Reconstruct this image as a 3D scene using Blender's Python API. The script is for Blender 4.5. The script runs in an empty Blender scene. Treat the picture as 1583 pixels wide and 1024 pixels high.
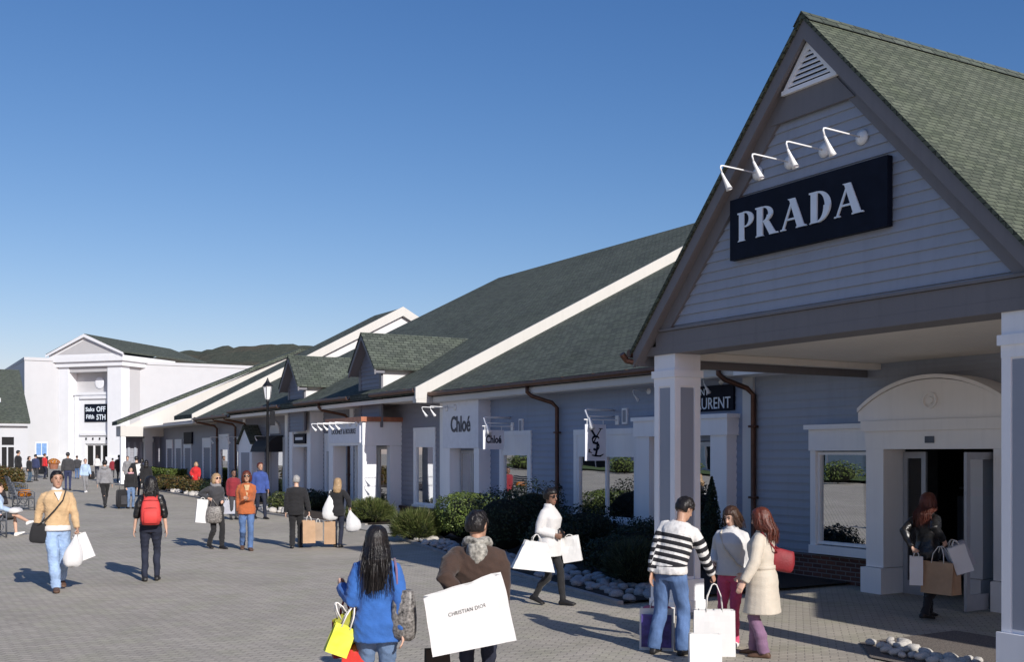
import bpy, bmesh, math, random
import numpy as np
from mathutils import Vector, Matrix, noise
random.seed(7); np.random.seed(7)
S = bpy.context.scene
COL = S.collection
RAD = math.radians
# ------------------------------------------------------------------ camera model (world: X across the walk towards the shops, Y along the row, Z up)
FPX, CX, HY, HCAM = 1688.0, 791.5, 702.0, 2.25
YAW = RAD(30.4)
SY, CY = math.sin(YAW), math.cos(YAW)

def zg(y):
    return min(max(0.0, 0.0105 * (y - 5.0)), 0.9)

def ground_at(px, py):
    """ground point seen at photo pixel (used once, to read the layout from the photograph)"""
    k = (px - CX) / FPX
    d = 15.0
    for _ in range(30):
        y = d * (CY - SY * k)
        d = (HCAM - zg(y)) * FPX / (py - HY)
    return Vector((d * (SY + CY * k), d * (CY - SY * k), zg(d * (CY - SY * k)))), d

# ------------------------------------------------------------------ materials
M = {}
def new_mat(name):
    m = bpy.data.materials.new(name); m.use_nodes = True
    nt = m.node_tree
    for n in list(nt.nodes): nt.nodes.remove(n)
    out = nt.nodes.new('ShaderNodeOutputMaterial')
    bs = nt.nodes.new('ShaderNodeBsdfPrincipled')
    nt.links.new(bs.outputs[0], out.inputs[0])
    M[name] = m
    return m, nt, bs

def N(nt, t, **kw):
    n = nt.nodes.new(t)
    for k, v in kw.items():
        if k.startswith('i_'):
            n.inputs[k[2:].replace('_', ' ')].default_value = v
        else:
            setattr(n, k, v)
    return n

def mixrgb(nt, a, b, fac, mode='MIX'):
    n = nt.nodes.new('ShaderNodeMix'); n.data_type = 'RGBA'; n.blend_type = mode
    for sock, v in ((n.inputs[0], fac), (n.inputs[6], a), (n.inputs[7], b)):
        if isinstance(v, bpy.types.NodeSocket): nt.links.new(v, sock)
        elif isinstance(v, (int, float)): sock.default_value = v
        else: sock.default_value = (*v[:3], 1)
    return n.outputs[2]

def math_node(nt, op, a, b=None):
    n = nt.nodes.new('ShaderNodeMath'); n.operation = op
    for sock, v in ((n.inputs[0], a), (n.inputs[1], b)):
        if v is None: continue
        if isinstance(v, bpy.types.NodeSocket): nt.links.new(v, sock)
        else: sock.default_value = v
    return n.outputs[0]

def ramp(nt, fac, stops):
    r = nt.nodes.new('ShaderNodeValToRGB')
    while len(r.color_ramp.elements) < len(stops): r.color_ramp.elements.new(0.5)
    for e, (p, c) in zip(r.color_ramp.elements, stops):
        e.position = p; e.color = (*c[:3], 1) if not isinstance(c, (int, float)) else (c, c, c, 1)
    nt.links.new(fac, r.inputs[0])
    return r.outputs[0]

def sh(c, f): return tuple(max(0, min(1, x * f)) for x in c[:3])

def plain(name, col, rough=0.6, var=0.12, scale=6.0, bump=0.0, bscale=60.0, metal=0.0, spec=0.4, coord='Object', sheen=0.0, stretch=None):
    m, nt, bs = new_mat(name)
    tc = N(nt, 'ShaderNodeTexCoord')
    src = tc.outputs[coord]
    if stretch:
        mp = N(nt, 'ShaderNodeMapping'); mp.inputs['Scale'].default_value = stretch
        nt.links.new(src, mp.inputs[0]); src = mp.outputs[0]
    n1 = N(nt, 'ShaderNodeTexNoise', i_Scale=scale, i_Detail=5.0, i_Roughness=0.6)
    nt.links.new(src, n1.inputs[0])
    c = mixrgb(nt, sh(col, 1 - var), sh(col, 1 + var), ramp(nt, n1.outputs[0], [(0.3, 0.0), (0.7, 1.0)]))
    nt.links.new(c, bs.inputs['Base Color'])
    bs.inputs['Roughness'].default_value = rough
    bs.inputs['Metallic'].default_value = metal
    bs.inputs['Specular IOR Level'].default_value = spec
    if sheen: bs.inputs['Sheen Weight'].default_value = sheen
    if bump:
        n2 = N(nt, 'ShaderNodeTexNoise', i_Scale=bscale, i_Detail=4.0)
        nt.links.new(src, n2.inputs[0])
        b = N(nt, 'ShaderNodeBump', i_Strength=bump, i_Distance=0.01)
        nt.links.new(n2.outputs[0], b.inputs['Height'])
        nt.links.new(b.outputs[0], bs.inputs['Normal'])
    return m

def painted(name, col, rough=0.55, var=0.06, streak=0.12):
    """house paint: faint mottling and vertical weather streaks"""
    m, nt, bs = new_mat(name)
    tc = N(nt, 'ShaderNodeTexCoord')
    n1 = N(nt, 'ShaderNodeTexNoise', i_Scale=1.3, i_Detail=6.0); nt.links.new(tc.outputs['Object'], n1.inputs[0])
    mp = N(nt, 'ShaderNodeMapping'); mp.inputs['Scale'].default_value = (7, 7, 0.5)
    nt.links.new(tc.outputs['Object'], mp.inputs[0])
    n2 = N(nt, 'ShaderNodeTexNoise', i_Scale=1.5, i_Detail=5.0); nt.links.new(mp.outputs[0], n2.inputs[0])
    c = mixrgb(nt, sh(col, 1 - var), sh(col, 1 + var), n1.outputs[0])
    c = mixrgb(nt, c, sh(col, 0.55), math_node(nt, 'MULTIPLY', ramp(nt, n2.outputs[0], [(0.5, 0.0), (0.8, 1.0)]), streak))
    nt.links.new(c, bs.inputs['Base Color'])
    bs.inputs['Roughness'].default_value = rough
    n3 = N(nt, 'ShaderNodeTexNoise', i_Scale=90.0, i_Detail=3.0); nt.links.new(mp.outputs[0], n3.inputs[0])
    b = N(nt, 'ShaderNodeBump', i_Strength=0.12, i_Distance=0.004)
    nt.links.new(n3.outputs[0], b.inputs['Height']); nt.links.new(b.outputs[0], bs.inputs['Normal'])
    return m

def bricky(name, c1, c2, mortar, bw, bh, ms, rough=0.85, rot=0.0, big=(0.75, 1.15), bump=0.5, offset=0.5, bias=0.0, dist=0.01, grain=60.0, spots=0.0):
    m, nt, bs = new_mat(name)
    uv = N(nt, 'ShaderNodeUVMap')
    mp = N(nt, 'ShaderNodeMapping'); mp.inputs['Rotation'].default_value = (0, 0, rot)
    nt.links.new(uv.outputs[0], mp.inputs[0])
    # slight wobble so the courses are not ruler straight
    nw = N(nt, 'ShaderNodeTexNoise', i_Scale=2.5, i_Detail=2.0); nt.links.new(mp.outputs[0], nw.inputs[0])
    vm = N(nt, 'ShaderNodeVectorMath', operation='SCALE'); nt.links.new(nw.outputs[1], vm.inputs[0]); vm.inputs['Scale'].default_value = dist
    va = N(nt, 'ShaderNodeVectorMath', operation='ADD'); nt.links.new(mp.outputs[0], va.inputs[0]); nt.links.new(vm.outputs[0], va.inputs[1])
    bt = N(nt, 'ShaderNodeTexBrick', offset=offset)
    bt.inputs['Color1'].default_value = (*c1, 1); bt.inputs['Color2'].default_value = (*c2, 1); bt.inputs['Mortar'].default_value = (*mortar, 1)
    bt.inputs['Scale'].default_value = 1.0; bt.inputs['Brick Width'].default_value = bw; bt.inputs['Row Height'].default_value = bh
    bt.inputs['Mortar Size'].default_value = ms; bt.inputs['Mortar Smooth'].default_value = 0.3; bt.inputs['Bias'].default_value = bias
    nt.links.new(va.outputs[0], bt.inputs['Vector'])
    n1 = N(nt, 'ShaderNodeTexNoise', i_Scale=0.35, i_Detail=7.0, i_Roughness=0.65); nt.links.new(mp.outputs[0], n1.inputs[0])
    n2 = N(nt, 'ShaderNodeTexNoise', i_Scale=grain, i_Detail=4.0); nt.links.new(mp.outputs[0], n2.inputs[0])
    c = mixrgb(nt, bt.outputs[0], ramp(nt, n1.outputs[0], [(0.25, big[0]), (0.75, big[1])]), 1.0, 'MULTIPLY')
    c = mixrgb(nt, c, ramp(nt, n2.outputs[0], [(0.3, 0.7), (0.7, 1.2)]), 0.5, 'MULTIPLY')
    n3 = N(nt, 'ShaderNodeTexNoise', i_Scale=1.7, i_Detail=3.0, i_Roughness=0.5); nt.links.new(uv.outputs[0], n3.inputs[0])
    c = mixrgb(nt, c, (0.93, 0.97, 0.88), ramp(nt, n3.outputs[0], [(0.45, 0.0), (0.7, 0.8)]), 'MULTIPLY')
    vo = N(nt, 'ShaderNodeTexVoronoi', i_Scale=1.3); vo.inputs['Randomness'].default_value = 1.0; nt.links.new(uv.outputs[0], vo.inputs[0])
    c = mixrgb(nt, c, (0.62, 0.60, 0.58), math_node(nt, 'MULTIPLY', ramp(nt, vo.outputs['Distance'], [(0.035, 1.0), (0.06, 0.0)]), spots), 'MULTIPLY')
    nt.links.new(c, bs.inputs['Base Color'])
    bs.inputs['Roughness'].default_value = rough
    bs.inputs['Specular IOR Level'].default_value = 0.25
    h = math_node(nt, 'ADD', math_node(nt, 'MULTIPLY', bt.outputs['Fac'], -1.0), math_node(nt, 'MULTIPLY', n2.outputs[0], 0.5))
    b = N(nt, 'ShaderNodeBump', i_Strength=bump, i_Distance=0.008)
    nt.links.new(h, b.inputs['Height']); nt.links.new(b.outputs[0], bs.inputs['Normal'])
    return m

def leafy(name, dark, light, brown=None):
    m, nt, bs = new_mat(name)
    ge = N(nt, 'ShaderNodeNewGeometry')
    tc = N(nt, 'ShaderNodeTexCoord')
    n1 = N(nt, 'ShaderNodeTexNoise', i_Scale=3.0, i_Detail=4.0); nt.links.new(tc.outputs['Object'], n1.inputs[0])
    stops = [(0.0, dark), (0.75, light), (1.0, brown or sh(light, 1.35))]
    c = ramp(nt, ge.outputs['Random Per Island'], stops)
    c = mixrgb(nt, c, ramp(nt, n1.outputs[0], [(0.3, 0.55), (0.7, 1.25)]), 1.0, 'MULTIPLY')
    nt.links.new(c, bs.inputs['Base Color'])
    bs.inputs['Roughness'].default_value = 0.5
    bs.inputs['Specular IOR Level'].default_value = 0.3
    out = [n for n in nt.nodes if n.type == 'OUTPUT_MATERIAL'][0]
    tr = N(nt, 'ShaderNodeBsdfTranslucent'); nt.links.new(c, tr.inputs[0])
    mx = N(nt, 'ShaderNodeMixShader'); mx.inputs[0].default_value = 0.2
    nt.links.new(bs.outputs[0], mx.inputs[1]); nt.links.new(tr.outputs[0], mx.inputs[2])
    nt.links.new(mx.outputs[0], out.inputs[0])
    return m

def glassy(name, tint=(0.55, 0.6, 0.62), refl=0.05):
    m, nt, bs = new_mat(name)
    nt.nodes.remove(bs)
    out = [n for n in nt.nodes if n.type == 'OUTPUT_MATERIAL'][0]
    tr = N(nt, 'ShaderNodeBsdfTransparent'); tr.inputs[0].default_value = (*tint, 1)
    gl = N(nt, 'ShaderNodeBsdfGlossy'); gl.inputs['Roughness'].default_value = 0.01; gl.inputs['Color'].default_value = (0.95, 0.97, 1, 1)
    tc = N(nt, 'ShaderNodeTexCoord')
    n1 = N(nt, 'ShaderNodeTexNoise', i_Scale=0.8, i_Detail=2.0); nt.links.new(tc.outputs['Object'], n1.inputs[0])
    b = N(nt, 'ShaderNodeBump', i_Strength=0.05, i_Distance=0.05); nt.links.new(n1.outputs[0], b.inputs['Height'])
    nt.links.new(b.outputs[0], gl.inputs['Normal'])
    fr = N(nt, 'ShaderNodeFresnel'); fr.inputs[0].default_value = 1.5
    f = math_node(nt, 'ADD', math_node(nt, 'MULTIPLY', fr.outputs[0], 0.6), refl)
    f = math_node(nt, 'MINIMUM', f, 1.0)
    mx = N(nt, 'ShaderNodeMixShader')
    nt.links.new(f, mx.inputs[0]); nt.links.new(tr.outputs[0], mx.inputs[1]); nt.links.new(gl.outputs[0], mx.inputs[2])
    nt.links.new(mx.outputs[0], out.inputs[0])
    return m

def striped(name, base, stripe, z0, period, duty, lo, hi, plainz):
    """knitwear with horizontal bands between heights lo..hi, plain elsewhere"""
    m, nt, bs = new_mat(name)
    tc = N(nt, 'ShaderNodeTexCoord')
    uv = N(nt, 'ShaderNodeAttribute'); uv.attribute_name = 'band'
    v = uv.outputs['Fac']
    fr = math_node(nt, 'FRACT', math_node(nt, 'DIVIDE', math_node(nt, 'SUBTRACT', v, z0), period))
    s = math_node(nt, 'LESS_THAN', fr, duty)
    s = math_node(nt, 'MULTIPLY', s, math_node(nt, 'GREATER_THAN', v, lo))
    s = math_node(nt, 'MULTIPLY', s, math_node(nt, 'LESS_THAN', v, hi))
    n1 = N(nt, 'ShaderNodeTexNoise', i_Scale=25.0, i_Detail=4.0); nt.links.new(tc.outputs['Object'], n1.inputs[0])
    c = mixrgb(nt, base, stripe, s)
    c = mixrgb(nt, c, ramp(nt, n1.outputs[0], [(0.3, 0.8), (0.7, 1.1)]), 1.0, 'MULTIPLY')
    nt.links.new(c, bs.inputs['Base Color']); bs.inputs['Roughness'].default_value = 0.9
    n2 = N(nt, 'ShaderNodeTexNoise', i_Scale=250.0); nt.links.new(tc.outputs['Object'], n2.inputs[0])
    b = N(nt, 'ShaderNodeBump', i_Strength=0.3, i_Distance=0.004)
    nt.links.new(n2.outputs[0], b.inputs['Height']); nt.links.new(b.outputs[0], bs.inputs['Normal'])
    return m

# setting + buildings
bricky('pavers', (0.475, 0.428, 0.355), (0.395, 0.358, 0.300), (0.27, 0.245, 0.215), 0.18, 0.09, 0.008, rot=RAD(45), big=(0.80, 1.16), bump=0.6, dist=0.012, spots=0.8)
bricky('shingles', (0.112, 0.130, 0.108), (0.062, 0.074, 0.064), (0.022, 0.026, 0.024), 0.24, 0.11, 0.010, rough=0.95, big=(0.8, 1.15), bump=0.9, bias=-0.1, dist=0.035, grain=28)
bricky('shingles_light', (0.115, 0.132, 0.098), (0.066, 0.079, 0.060), (0.035, 0.042, 0.034), 0.16, 0.07, 0.007, rough=0.95, big=(0.85, 1.15), bump=0.9, bias=-0.1, dist=0.045, grain=24)
bricky('red_brick', (0.20, 0.085, 0.06), (0.12, 0.055, 0.045), (0.25, 0.22, 0.20), 0.21, 0.075, 0.010, big=(0.7, 1.1))
painted('blue_siding', (0.27, 0.325, 0.44), streak=.22, var=.10)
painted('mauve_siding', (0.335, 0.362, 0.42), streak=.22, var=.10)
painted('grey_siding', (0.235, 0.24, 0.285), streak=.22, var=.10)
painted('taupe_trim', (0.175, 0.165, 0.17), streak=.25, var=.10)
painted('dusty_panel', (0.20, 0.21, 0.26))
painted('white_paint', (0.62, 0.62, 0.62))
painted('pale_trim', (0.88, 0.89, 0.91))
painted('pale_grey', (0.92, 0.90, 0.88))
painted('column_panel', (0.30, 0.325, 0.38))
painted('soffit', (0.84, 0.78, 0.70))
painted('cream_paint', (0.56, 0.545, 0.51))
painted('bright_stucco', (0.455, 0.47, 0.495), streak=0.05); painted('portico_white', (0.76, 0.78, 0.81), streak=0.05)  # portico white lightened in colour to make up for weaker sun there
painted('grey_stucco', (0.50, 0.50, 0.51), streak=0.05)
plain('copper_brown', (0.115, 0.06, 0.042), rough=0.42, metal=0.55, var=0.25)
plain('copper_edge', (0.42, 0.17, 0.10), rough=0.45, metal=0.3, var=0.2)
plain('sign_black', (0.006, 0.009, 0.020), rough=0.6, var=0.2, spec=0.12)
plain('sign_white', (0.72, 0.80, 0.88), rough=0.4, var=0.04)
plain('sign_grey', (0.76, 0.78, 0.84), rough=0.5, var=0.05)
plain('sign_ink', (0.03, 0.035, 0.06), rough=0.4, var=0.1)
plain('lamp_white', (0.82, 0.83, 0.84), rough=0.3, var=0.03)
plain('iron_black', (0.018, 0.019, 0.022), rough=0.4, var=0.3, metal=0.3)
plain('bench_metal', (0.11, 0.12, 0.14), rough=0.45, var=0.2, metal=0.4)
plain('bench_wood', (0.22, 0.15, 0.10), rough=0.6, var=0.3, stretch=(20, 1, 20))
plain('steel', (0.55, 0.57, 0.60), rough=0.3, var=0.06, metal=0.9)
plain('door_frame', (0.42, 0.43, 0.46), rough=0.35, var=0.06, metal=0.35)
plain('dark_room', (0.012, 0.012, 0.014), rough=0.9, var=0.3)
plain('room_wall', (0.10, 0.095, 0.09), rough=0.9, var=0.2)
plain('awning_black', (0.012, 0.012, 0.015), rough=0.7, var=0.3)
plain('concrete', (0.36, 0.345, 0.32), rough=0.9, var=0.15, scale=4, bump=0.4, bscale=50)
plain('kerb_stone', (0.34, 0.32, 0.30), rough=0.9, var=0.2, scale=5, bump=0.5, bscale=40)
plain('mulch', (0.045, 0.032, 0.024), rough=1.0, var=0.6, scale=30, bump=1.0, bscale=70)
plain('gravel_bed', (0.17, 0.145, 0.125), rough=1.0, var=0.6, scale=60, bump=1.0, bscale=80)
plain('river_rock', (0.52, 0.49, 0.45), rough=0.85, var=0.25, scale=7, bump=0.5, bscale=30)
plain('shaded_river_rock', (0.36, 0.36, 0.37), rough=0.85, var=0.3, scale=7, bump=0.5, bscale=30)  # river rock again, with the bed's shade put into a darker colour
plain('bark', (0.10, 0.075, 0.055), rough=0.95, var=0.35, scale=10, bump=0.7, bscale=30)
plain('dark_core', (0.010, 0.014, 0.008), rough=1.0, var=0.4)  # near-black colour stands in for the shade deep inside foliage
plain('terracotta', (0.30, 0.13, 0.08), rough=0.8, var=0.15)
plain('stone_pot', (0.22, 0.21, 0.20), rough=0.85, var=0.15)
plain('grass_lawn', (0.07, 0.11, 0.035), rough=0.95, var=0.5, scale=20, bump=0.8, bscale=90)
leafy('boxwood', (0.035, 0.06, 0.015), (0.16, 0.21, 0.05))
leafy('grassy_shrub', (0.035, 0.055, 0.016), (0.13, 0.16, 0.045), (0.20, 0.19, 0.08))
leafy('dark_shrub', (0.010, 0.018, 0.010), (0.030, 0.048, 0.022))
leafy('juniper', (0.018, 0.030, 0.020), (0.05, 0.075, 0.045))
leafy('autumn_shrub', (0.05, 0.05, 0.018), (0.13, 0.105, 0.03), (0.24, 0.09, 0.03))
leafy('orange_mums', (0.35, 0.09, 0.01), (0.62, 0.22, 0.02), (0.8, 0.45, 0.05))
leafy('pink_flowers', (0.20, 0.05, 0.08), (0.45, 0.12, 0.18), (0.5, 0.3, 0.3))
leafy('far_wood', (0.020, 0.030, 0.018), (0.055, 0.060, 0.030), (0.10, 0.065, 0.035))
glassy('shop_glass')
glassy('door_glass', (0.28, 0.30, 0.33), 0.05)
plain('display_white', (0.7, 0.7, 0.68), rough=0.6)
plain('display_pink', (0.55, 0.16, 0.22), rough=0.7)
plain('display_green', (0.05, 0.32, 0.22), rough=0.6)

# ------------------------------------------------------------------ mesh building
class MB:
    def __init__(s): s.v = []; s.f = []; s.m = []; s.mi = 0
    def add(s, vs, fs):
        b = len(s.v); s.v += [tuple(p) for p in vs]
        for f in fs: s.f.append(tuple(b + i for i in f)); s.m.append(s.mi)
        return s
    def box(s, x0, x1, y0, y1, z0, z1):
        s.add([(x0,y0,z0),(x1,y0,z0),(x1,y1,z0),(x0,y1,z0),(x0,y0,z1),(x1,y0,z1),(x1,y1,z1),(x0,y1,z1)],
              [(0,3,2,1),(4,5,6,7),(0,1,5,4),(1,2,6,5),(2,3,7,6),(3,0,4,7)]); return s
    def quad(s, a, b, c, d): return s.add([a, b, c, d], [(0,1,2,3)])
    def poly(s, pts): return s.add(pts, [tuple(range(len(pts)))])
    def prism(s, pts, vec):
        n = len(pts); vec = Vector(vec)
        vs = [Vector(p) for p in pts] + [Vector(p) + vec for p in pts]
        fs = [tuple(range(n))[::-1], tuple(range(n, 2*n))] + [(i, (i+1) % n, n + (i+1) % n, n + i) for i in range(n)]
        return s.add(vs, fs)
    def tube(s, pts, r, n=8, caps=True, flat=None):
        pts = [Vector(p) for p in pts]
        rs = r if isinstance(r, (list, tuple)) else [r] * len(pts)
        rings = []; up = None
        for i, p in enumerate(pts):
            t = (pts[min(i+1, len(pts)-1)] - pts[max(i-1, 0)])
            if t.length < 1e-9: t = Vector((0,0,1))
            t.normalize()
            if up is None:
                up = Vector((0,0,1)) if abs(t.z) < 0.9 else Vector((0,1,0))
            u = (up - t * up.dot(t))
            if u.length < 1e-6: u = Vector((1,0,0)) - t * t.x
            u.normalize(); up = u
            w = t.cross(u)
            rings.append([p + (u * math.cos(2*math.pi*k/n) + w * math.sin(2*math.pi*k/n)) * rs[i] for k in range(n)])
        return s.loft(rings, caps)
    def loft(s, rings, caps=True):
        n = len(rings[0]); vs = [p for r in rings for p in r]; fs = []
        for i in range(len(rings)-1):
            for k in range(n):
                fs.append((i*n+k, i*n+(k+1)%n, (i+1)*n+(k+1)%n, (i+1)*n+k))
        if caps: fs.append(tuple(range(n))[::-1]); fs.append(tuple((len(rings)-1)*n + k for k in range(n)))
        return s.add(vs, fs)
    def lathe(s, c, prof, n=16, axis='z'):
        rings = []
        for r, h in prof:
            ring = []
            for k in range(n):
                a = 2*math.pi*k/n
                q = (r*math.cos(a), r*math.sin(a), h)
                if axis == 'x': q = (h, r*math.cos(a), r*math.sin(a))
                if axis == 'y': q = (r*math.cos(a), h, r*math.sin(a))
                ring.append((c[0]+q[0], c[1]+q[1], c[2]+q[2]))
            rings.append(ring)
        return s.loft(rings)
    def ball(s, c, r, nu=12, nv=8, jit=0.0):
        rx, ry, rz = (r, r, r) if isinstance(r, (int, float)) else r
        rings = []
        for j in range(nv+1):
            t = math.pi * (0.02 + 0.96 * j / nv) - math.pi/2
            rings.append([(c[0]+rx*math.cos(t)*math.cos(2*math.pi*k/nu), c[1]+ry*math.cos(t)*math.sin(2*math.pi*k/nu), c[2]+rz*math.sin(t)) for k in range(nu)])
        return s.loft(rings)
    def wall_map(s, kind, pos):
        if kind == 'x': return lambda a, z, o: (pos - o, a, z)       # faces -X, a = Y
        if kind == 'X': return lambda a, z, o: (pos + o, a, z)       # faces +X
        if kind == 'y': return lambda a, z, o: (a, pos - o, z)       # faces -Y, a = X
        return lambda a, z, o: (a, pos + o, z)                       # faces +Y
    def siding(s, kind, pos, poly, board=0.145, lip=0.022, z_ref=None):
        """lapped boards on a convex polygon given as (a, z)"""
        mp = s.wall_map(kind, pos)
        zmin = min(p[1] for p in poly); zmax = max(p[1] for p in poly)
        if z_ref is None: z_ref = 0.0
        def span(z):
            xs = []
            n = len(poly)
            for i in range(n):
                (a0, z0), (a1, z1) = poly[i], poly[(i+1) % n]
                if abs(z1 - z0) < 1e-9: continue
                t = (z - z0) / (z1 - z0)
                if -1e-9 <= t <= 1+1e-9: xs.append(a0 + (a1 - a0) * t)
            return (min(xs), max(xs)) if xs else None
        z = zmin
        k = math.floor((zmin - z_ref) / board + 1e-6) + 1
        while z < zmax - 1e-6:
            z2 = min(z_ref + k * board, zmax); k += 1
            a, b = span(z + 1e-7), span(z2 - 1e-7)
            if a and b:
                full = (z2 - z) / board
                s.add([mp(a[0], z, lip*full+0.002), mp(a[1], z, lip*full+0.002), mp(b[1], z2, 0.002), mp(b[0], z2, 0.002)], [(0,1,2,3)])
                s.add([mp(a[0], z, 0.0), mp(a[1], z, 0.0), mp(a[1], z, lip*full+0.002), mp(a[0], z, lip*full+0.002)], [(0,1,2,3)])
            z = z2
        return s
    def siding_rect(s, kind, pos, a0, a1, z0, z1, holes=(), **kw):
        hs = sorted(holes); cur = a0
        for (h0, h1, k0, k1) in hs:
            if h0 > cur: s.siding(kind, pos, [(cur, z0), (h0, z0), (h0, z1), (cur, z1)], **kw)
            if k0 > z0: s.siding(kind, pos, [(h0, z0), (h1, z0), (h1, k0), (h0, k0)], **kw)
            if k1 < z1: s.siding(kind, pos, [(h0, k1), (h1, k1), (h1, z1), (h0, z1)], **kw)
            cur = h1
        if cur < a1: s.siding(kind, pos, [(cur, z0), (a1, z0), (a1, z1), (cur, z1)], **kw)
        return s
    def flat_rect(s, kind, pos, a0, a1, z0, z1, holes=()):
        mp = s.wall_map(kind, pos)
        def q(a, b, c, d):
            if b - a > 1e-6 and d - c > 1e-6: s.add([mp(a,c,0), mp(b,c,0), mp(b,d,0), mp(a,d,0)], [(0,1,2,3)])
        cur = a0
        for (h0, h1, k0, k1) in sorted(holes):
            q(cur, h0, z0, z1); q(h0, h1, z0, k0); q(h0, h1, k1, z1); cur = h1
        q(cur, a1, z0, z1)
        return s
    def build(s, name, mats, parent=None, smooth=False, loc=None):
        me = bpy.data.meshes.new(name)
        v = s.v
        base = parent_loc(parent) if parent is not None else (Vector(loc) if loc is not None else None)
        if base is not None and base.length > 0:
            v = [(p[0]-base.x, p[1]-base.y, p[2]-base.z) for p in v]
        me.from_pydata(v, [], s.f)
        if not isinstance(mats, (list, tuple)): mats = [mats]
        for m in mats: me.materials.append(M[m] if isinstance(m, str) else m)
        for p, mi in zip(me.polygons, s.m): p.material_index = mi; p.use_smooth = smooth
        uv = me.uv_layers.new(name='UVMap')
        for p in me.polygons:
            n = p.normal
            if abs(n.z) > 0.999: u = Vector((1,0,0)); w = Vector((0,1,0))
            else:
                u = Vector((0,0,1)).cross(n); u.normalize(); w = n.cross(u)
            for li in p.loop_indices:
                c = me.vertices[me.loops[li].vertex_index].co
                if base is not None: c = c + base
                uv.data[li].uv = (c.dot(u), c.dot(w))
        o = bpy.data.objects.new(name, me); COL.objects.link(o)
        if parent is not None:
            o.parent = parent
        elif loc is not None: o.location = loc
        return o

def parent_loc(p):
    v = Vector((0,0,0))
    while p is not None:
        v = v + p.location; p = p.parent
    return v

def tag(o, label=None, cat=None, group=None, kind=None):
    if label: o['label'] = label
    if cat: o['category'] = cat
    if group: o['group'] = group
    if kind: o['kind'] = kind
    return o

def thing(name, label, cat, loc=(0,0,0), group=None, rotz=0.0):
    o = bpy.data.objects.new(name, None); COL.objects.link(o)
    o.location = loc; o.rotation_euler = (0,0,rotz); o.empty_display_size = 0.2
    return tag(o, label, cat, group)

def child(name, me_obj_parent, mb, mats, smooth=False): return mb.build(name, mats, me_obj_parent, smooth)

def text_mb(txt, width, height, depth, fmap, bold=0.0, spacing=1.0):
    """letters as mesh; fmap(x, y, o) turns the flat letter plane into the world"""
    cu = bpy.data.curves.new('lettering', 'FONT'); cu.body = txt; cu.size = 1.0; cu.offset = bold; cu.extrude = 0.0
    cu.space_character = spacing; cu.align_x = 'LEFT'; cu.resolution_u = 3
    o = bpy.data.objects.new('lettering', cu); COL.objects.link(o)
    dg = bpy.context.evaluated_depsgraph_get(); dg.update()
    me = bpy.data.meshes.new_from_object(o.evaluated_get(dg))
    vs = [v.co.copy() for v in me.vertices]; fs = [tuple(p.vertices) for p in me.polygons]
    bpy.data.objects.remove(o); bpy.data.curves.remove(cu); bpy.data.meshes.remove(me)
    x0 = min(v.x for v in vs); x1 = max(v.x for v in vs); y0 = min(v.y for v in vs); y1 = max(v.y for v in vs)
    mb = MB()
    P = [((v.x - x0) / (x1 - x0) * width, (v.y - y0) / (y1 - y0) * height) for v in vs]
    mb.add([fmap(a, b, depth) for a, b in P], fs)
    mb.add([fmap(a, b, 0.0) for a, b in P], fs)
    # side walls along boundary edges
    cnt = {}
    for f in fs:
        for i in range(len(f)):
            e = tuple(sorted((f[i], f[(i+1) % len(f)]))); cnt[e] = cnt.get(e, 0) + 1
    n = len(P)
    for (a, b), c in cnt.items():
        if c == 1: mb.f.append((a, b, n+b, n+a)); mb.m.append(0)
    return mb

def fx(X, yl, z0): return lambda a, b, o: (X - o, yl - a, z0 + b)      # lettering on a face looking -X
def fy(Y, xl, z0): return lambda a, b, o: (xl + a, Y - o, z0 + b)      # lettering on a face looking -Y
# ================================================================== SETTING
def build_ground():
    mb = MB()
    ys = [-60, -20, 0, 5, 15, 30, 45, 60, 75, 90.7, 110, 160, 300, 700, 1500]
    xs = [-900, -200, -60, -20, 0, 10, 20, 60, 200, 900]
    for i in range(len(ys)-1):
        for j in range(len(xs)-1):
            mb.quad((xs[j], ys[i], zg(ys[i])), (xs[j+1], ys[i], zg(ys[i])), (xs[j+1], ys[i+1], zg(ys[i+1])), (xs[j], ys[i+1], zg(ys[i+1])))
    tag(mb.build('pavement', 'pavers'), kind='structure')
build_ground()

def sheet(name, edge, m, lift, kind='structure', xin=14.0):
    """ground sheet between an edge line (x, y) and the shop fronts"""
    mb = MB()
    for (xa, ya), (xb, yb) in zip(edge, edge[1:]):
        n = 4
        for k in range(n):
            t0, t1 = k/n, (k+1)/n
            p = (xa+(xb-xa)*t0, ya+(yb-ya)*t0); q = (xa+(xb-xa)*t1, ya+(yb-ya)*t1)
            mb.quad((p[0], p[1], zg(p[1])+lift), (xin, p[1], zg(p[1])+lift), (xin, q[1], zg(q[1])+lift), (q[0], q[1], zg(q[1])+lift))
    return tag(mb.build(name, m), kind=kind)

BED1 = [(9.25, 12.7), (9.55, 15), (10.2, 20), (10.9, 23.6), (11.5, 25.4)]
BED2 = [(11.9, 28.3), (11.3, 30), (11.0, 34.5), (11.4, 36.6)]
BED3 = [(11.9, 39.5), (11.6, 44), (11.6, 52), (11.6, 58), (12.6, 60.5)]
BED4 = [(9.35, 5.4), (9.3, 8.2), (9.9, 8.9), (11.2, 9.0)]
for e in (BED1, BED2, BED3): sheet('planting_bed', e, 'mulch', 0.045)
mbp = MB(); mbp.poly([(9.35, 5.0, .05), (11.6, 5.0, .05), (11.6, 8.9, .055), (9.9, 8.9, .055), (9.3, 8.2, .05)])
tag(mbp.build('planting_bed', 'gravel_bed'), kind='structure')
sheet('footpath', [(11.3, 25.4), (11.0, 28.3)], 'concrete', 0.02)
sheet('footpath', [(11.2, 36.6), (11.3, 39.5)], 'concrete', 0.02)
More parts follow.
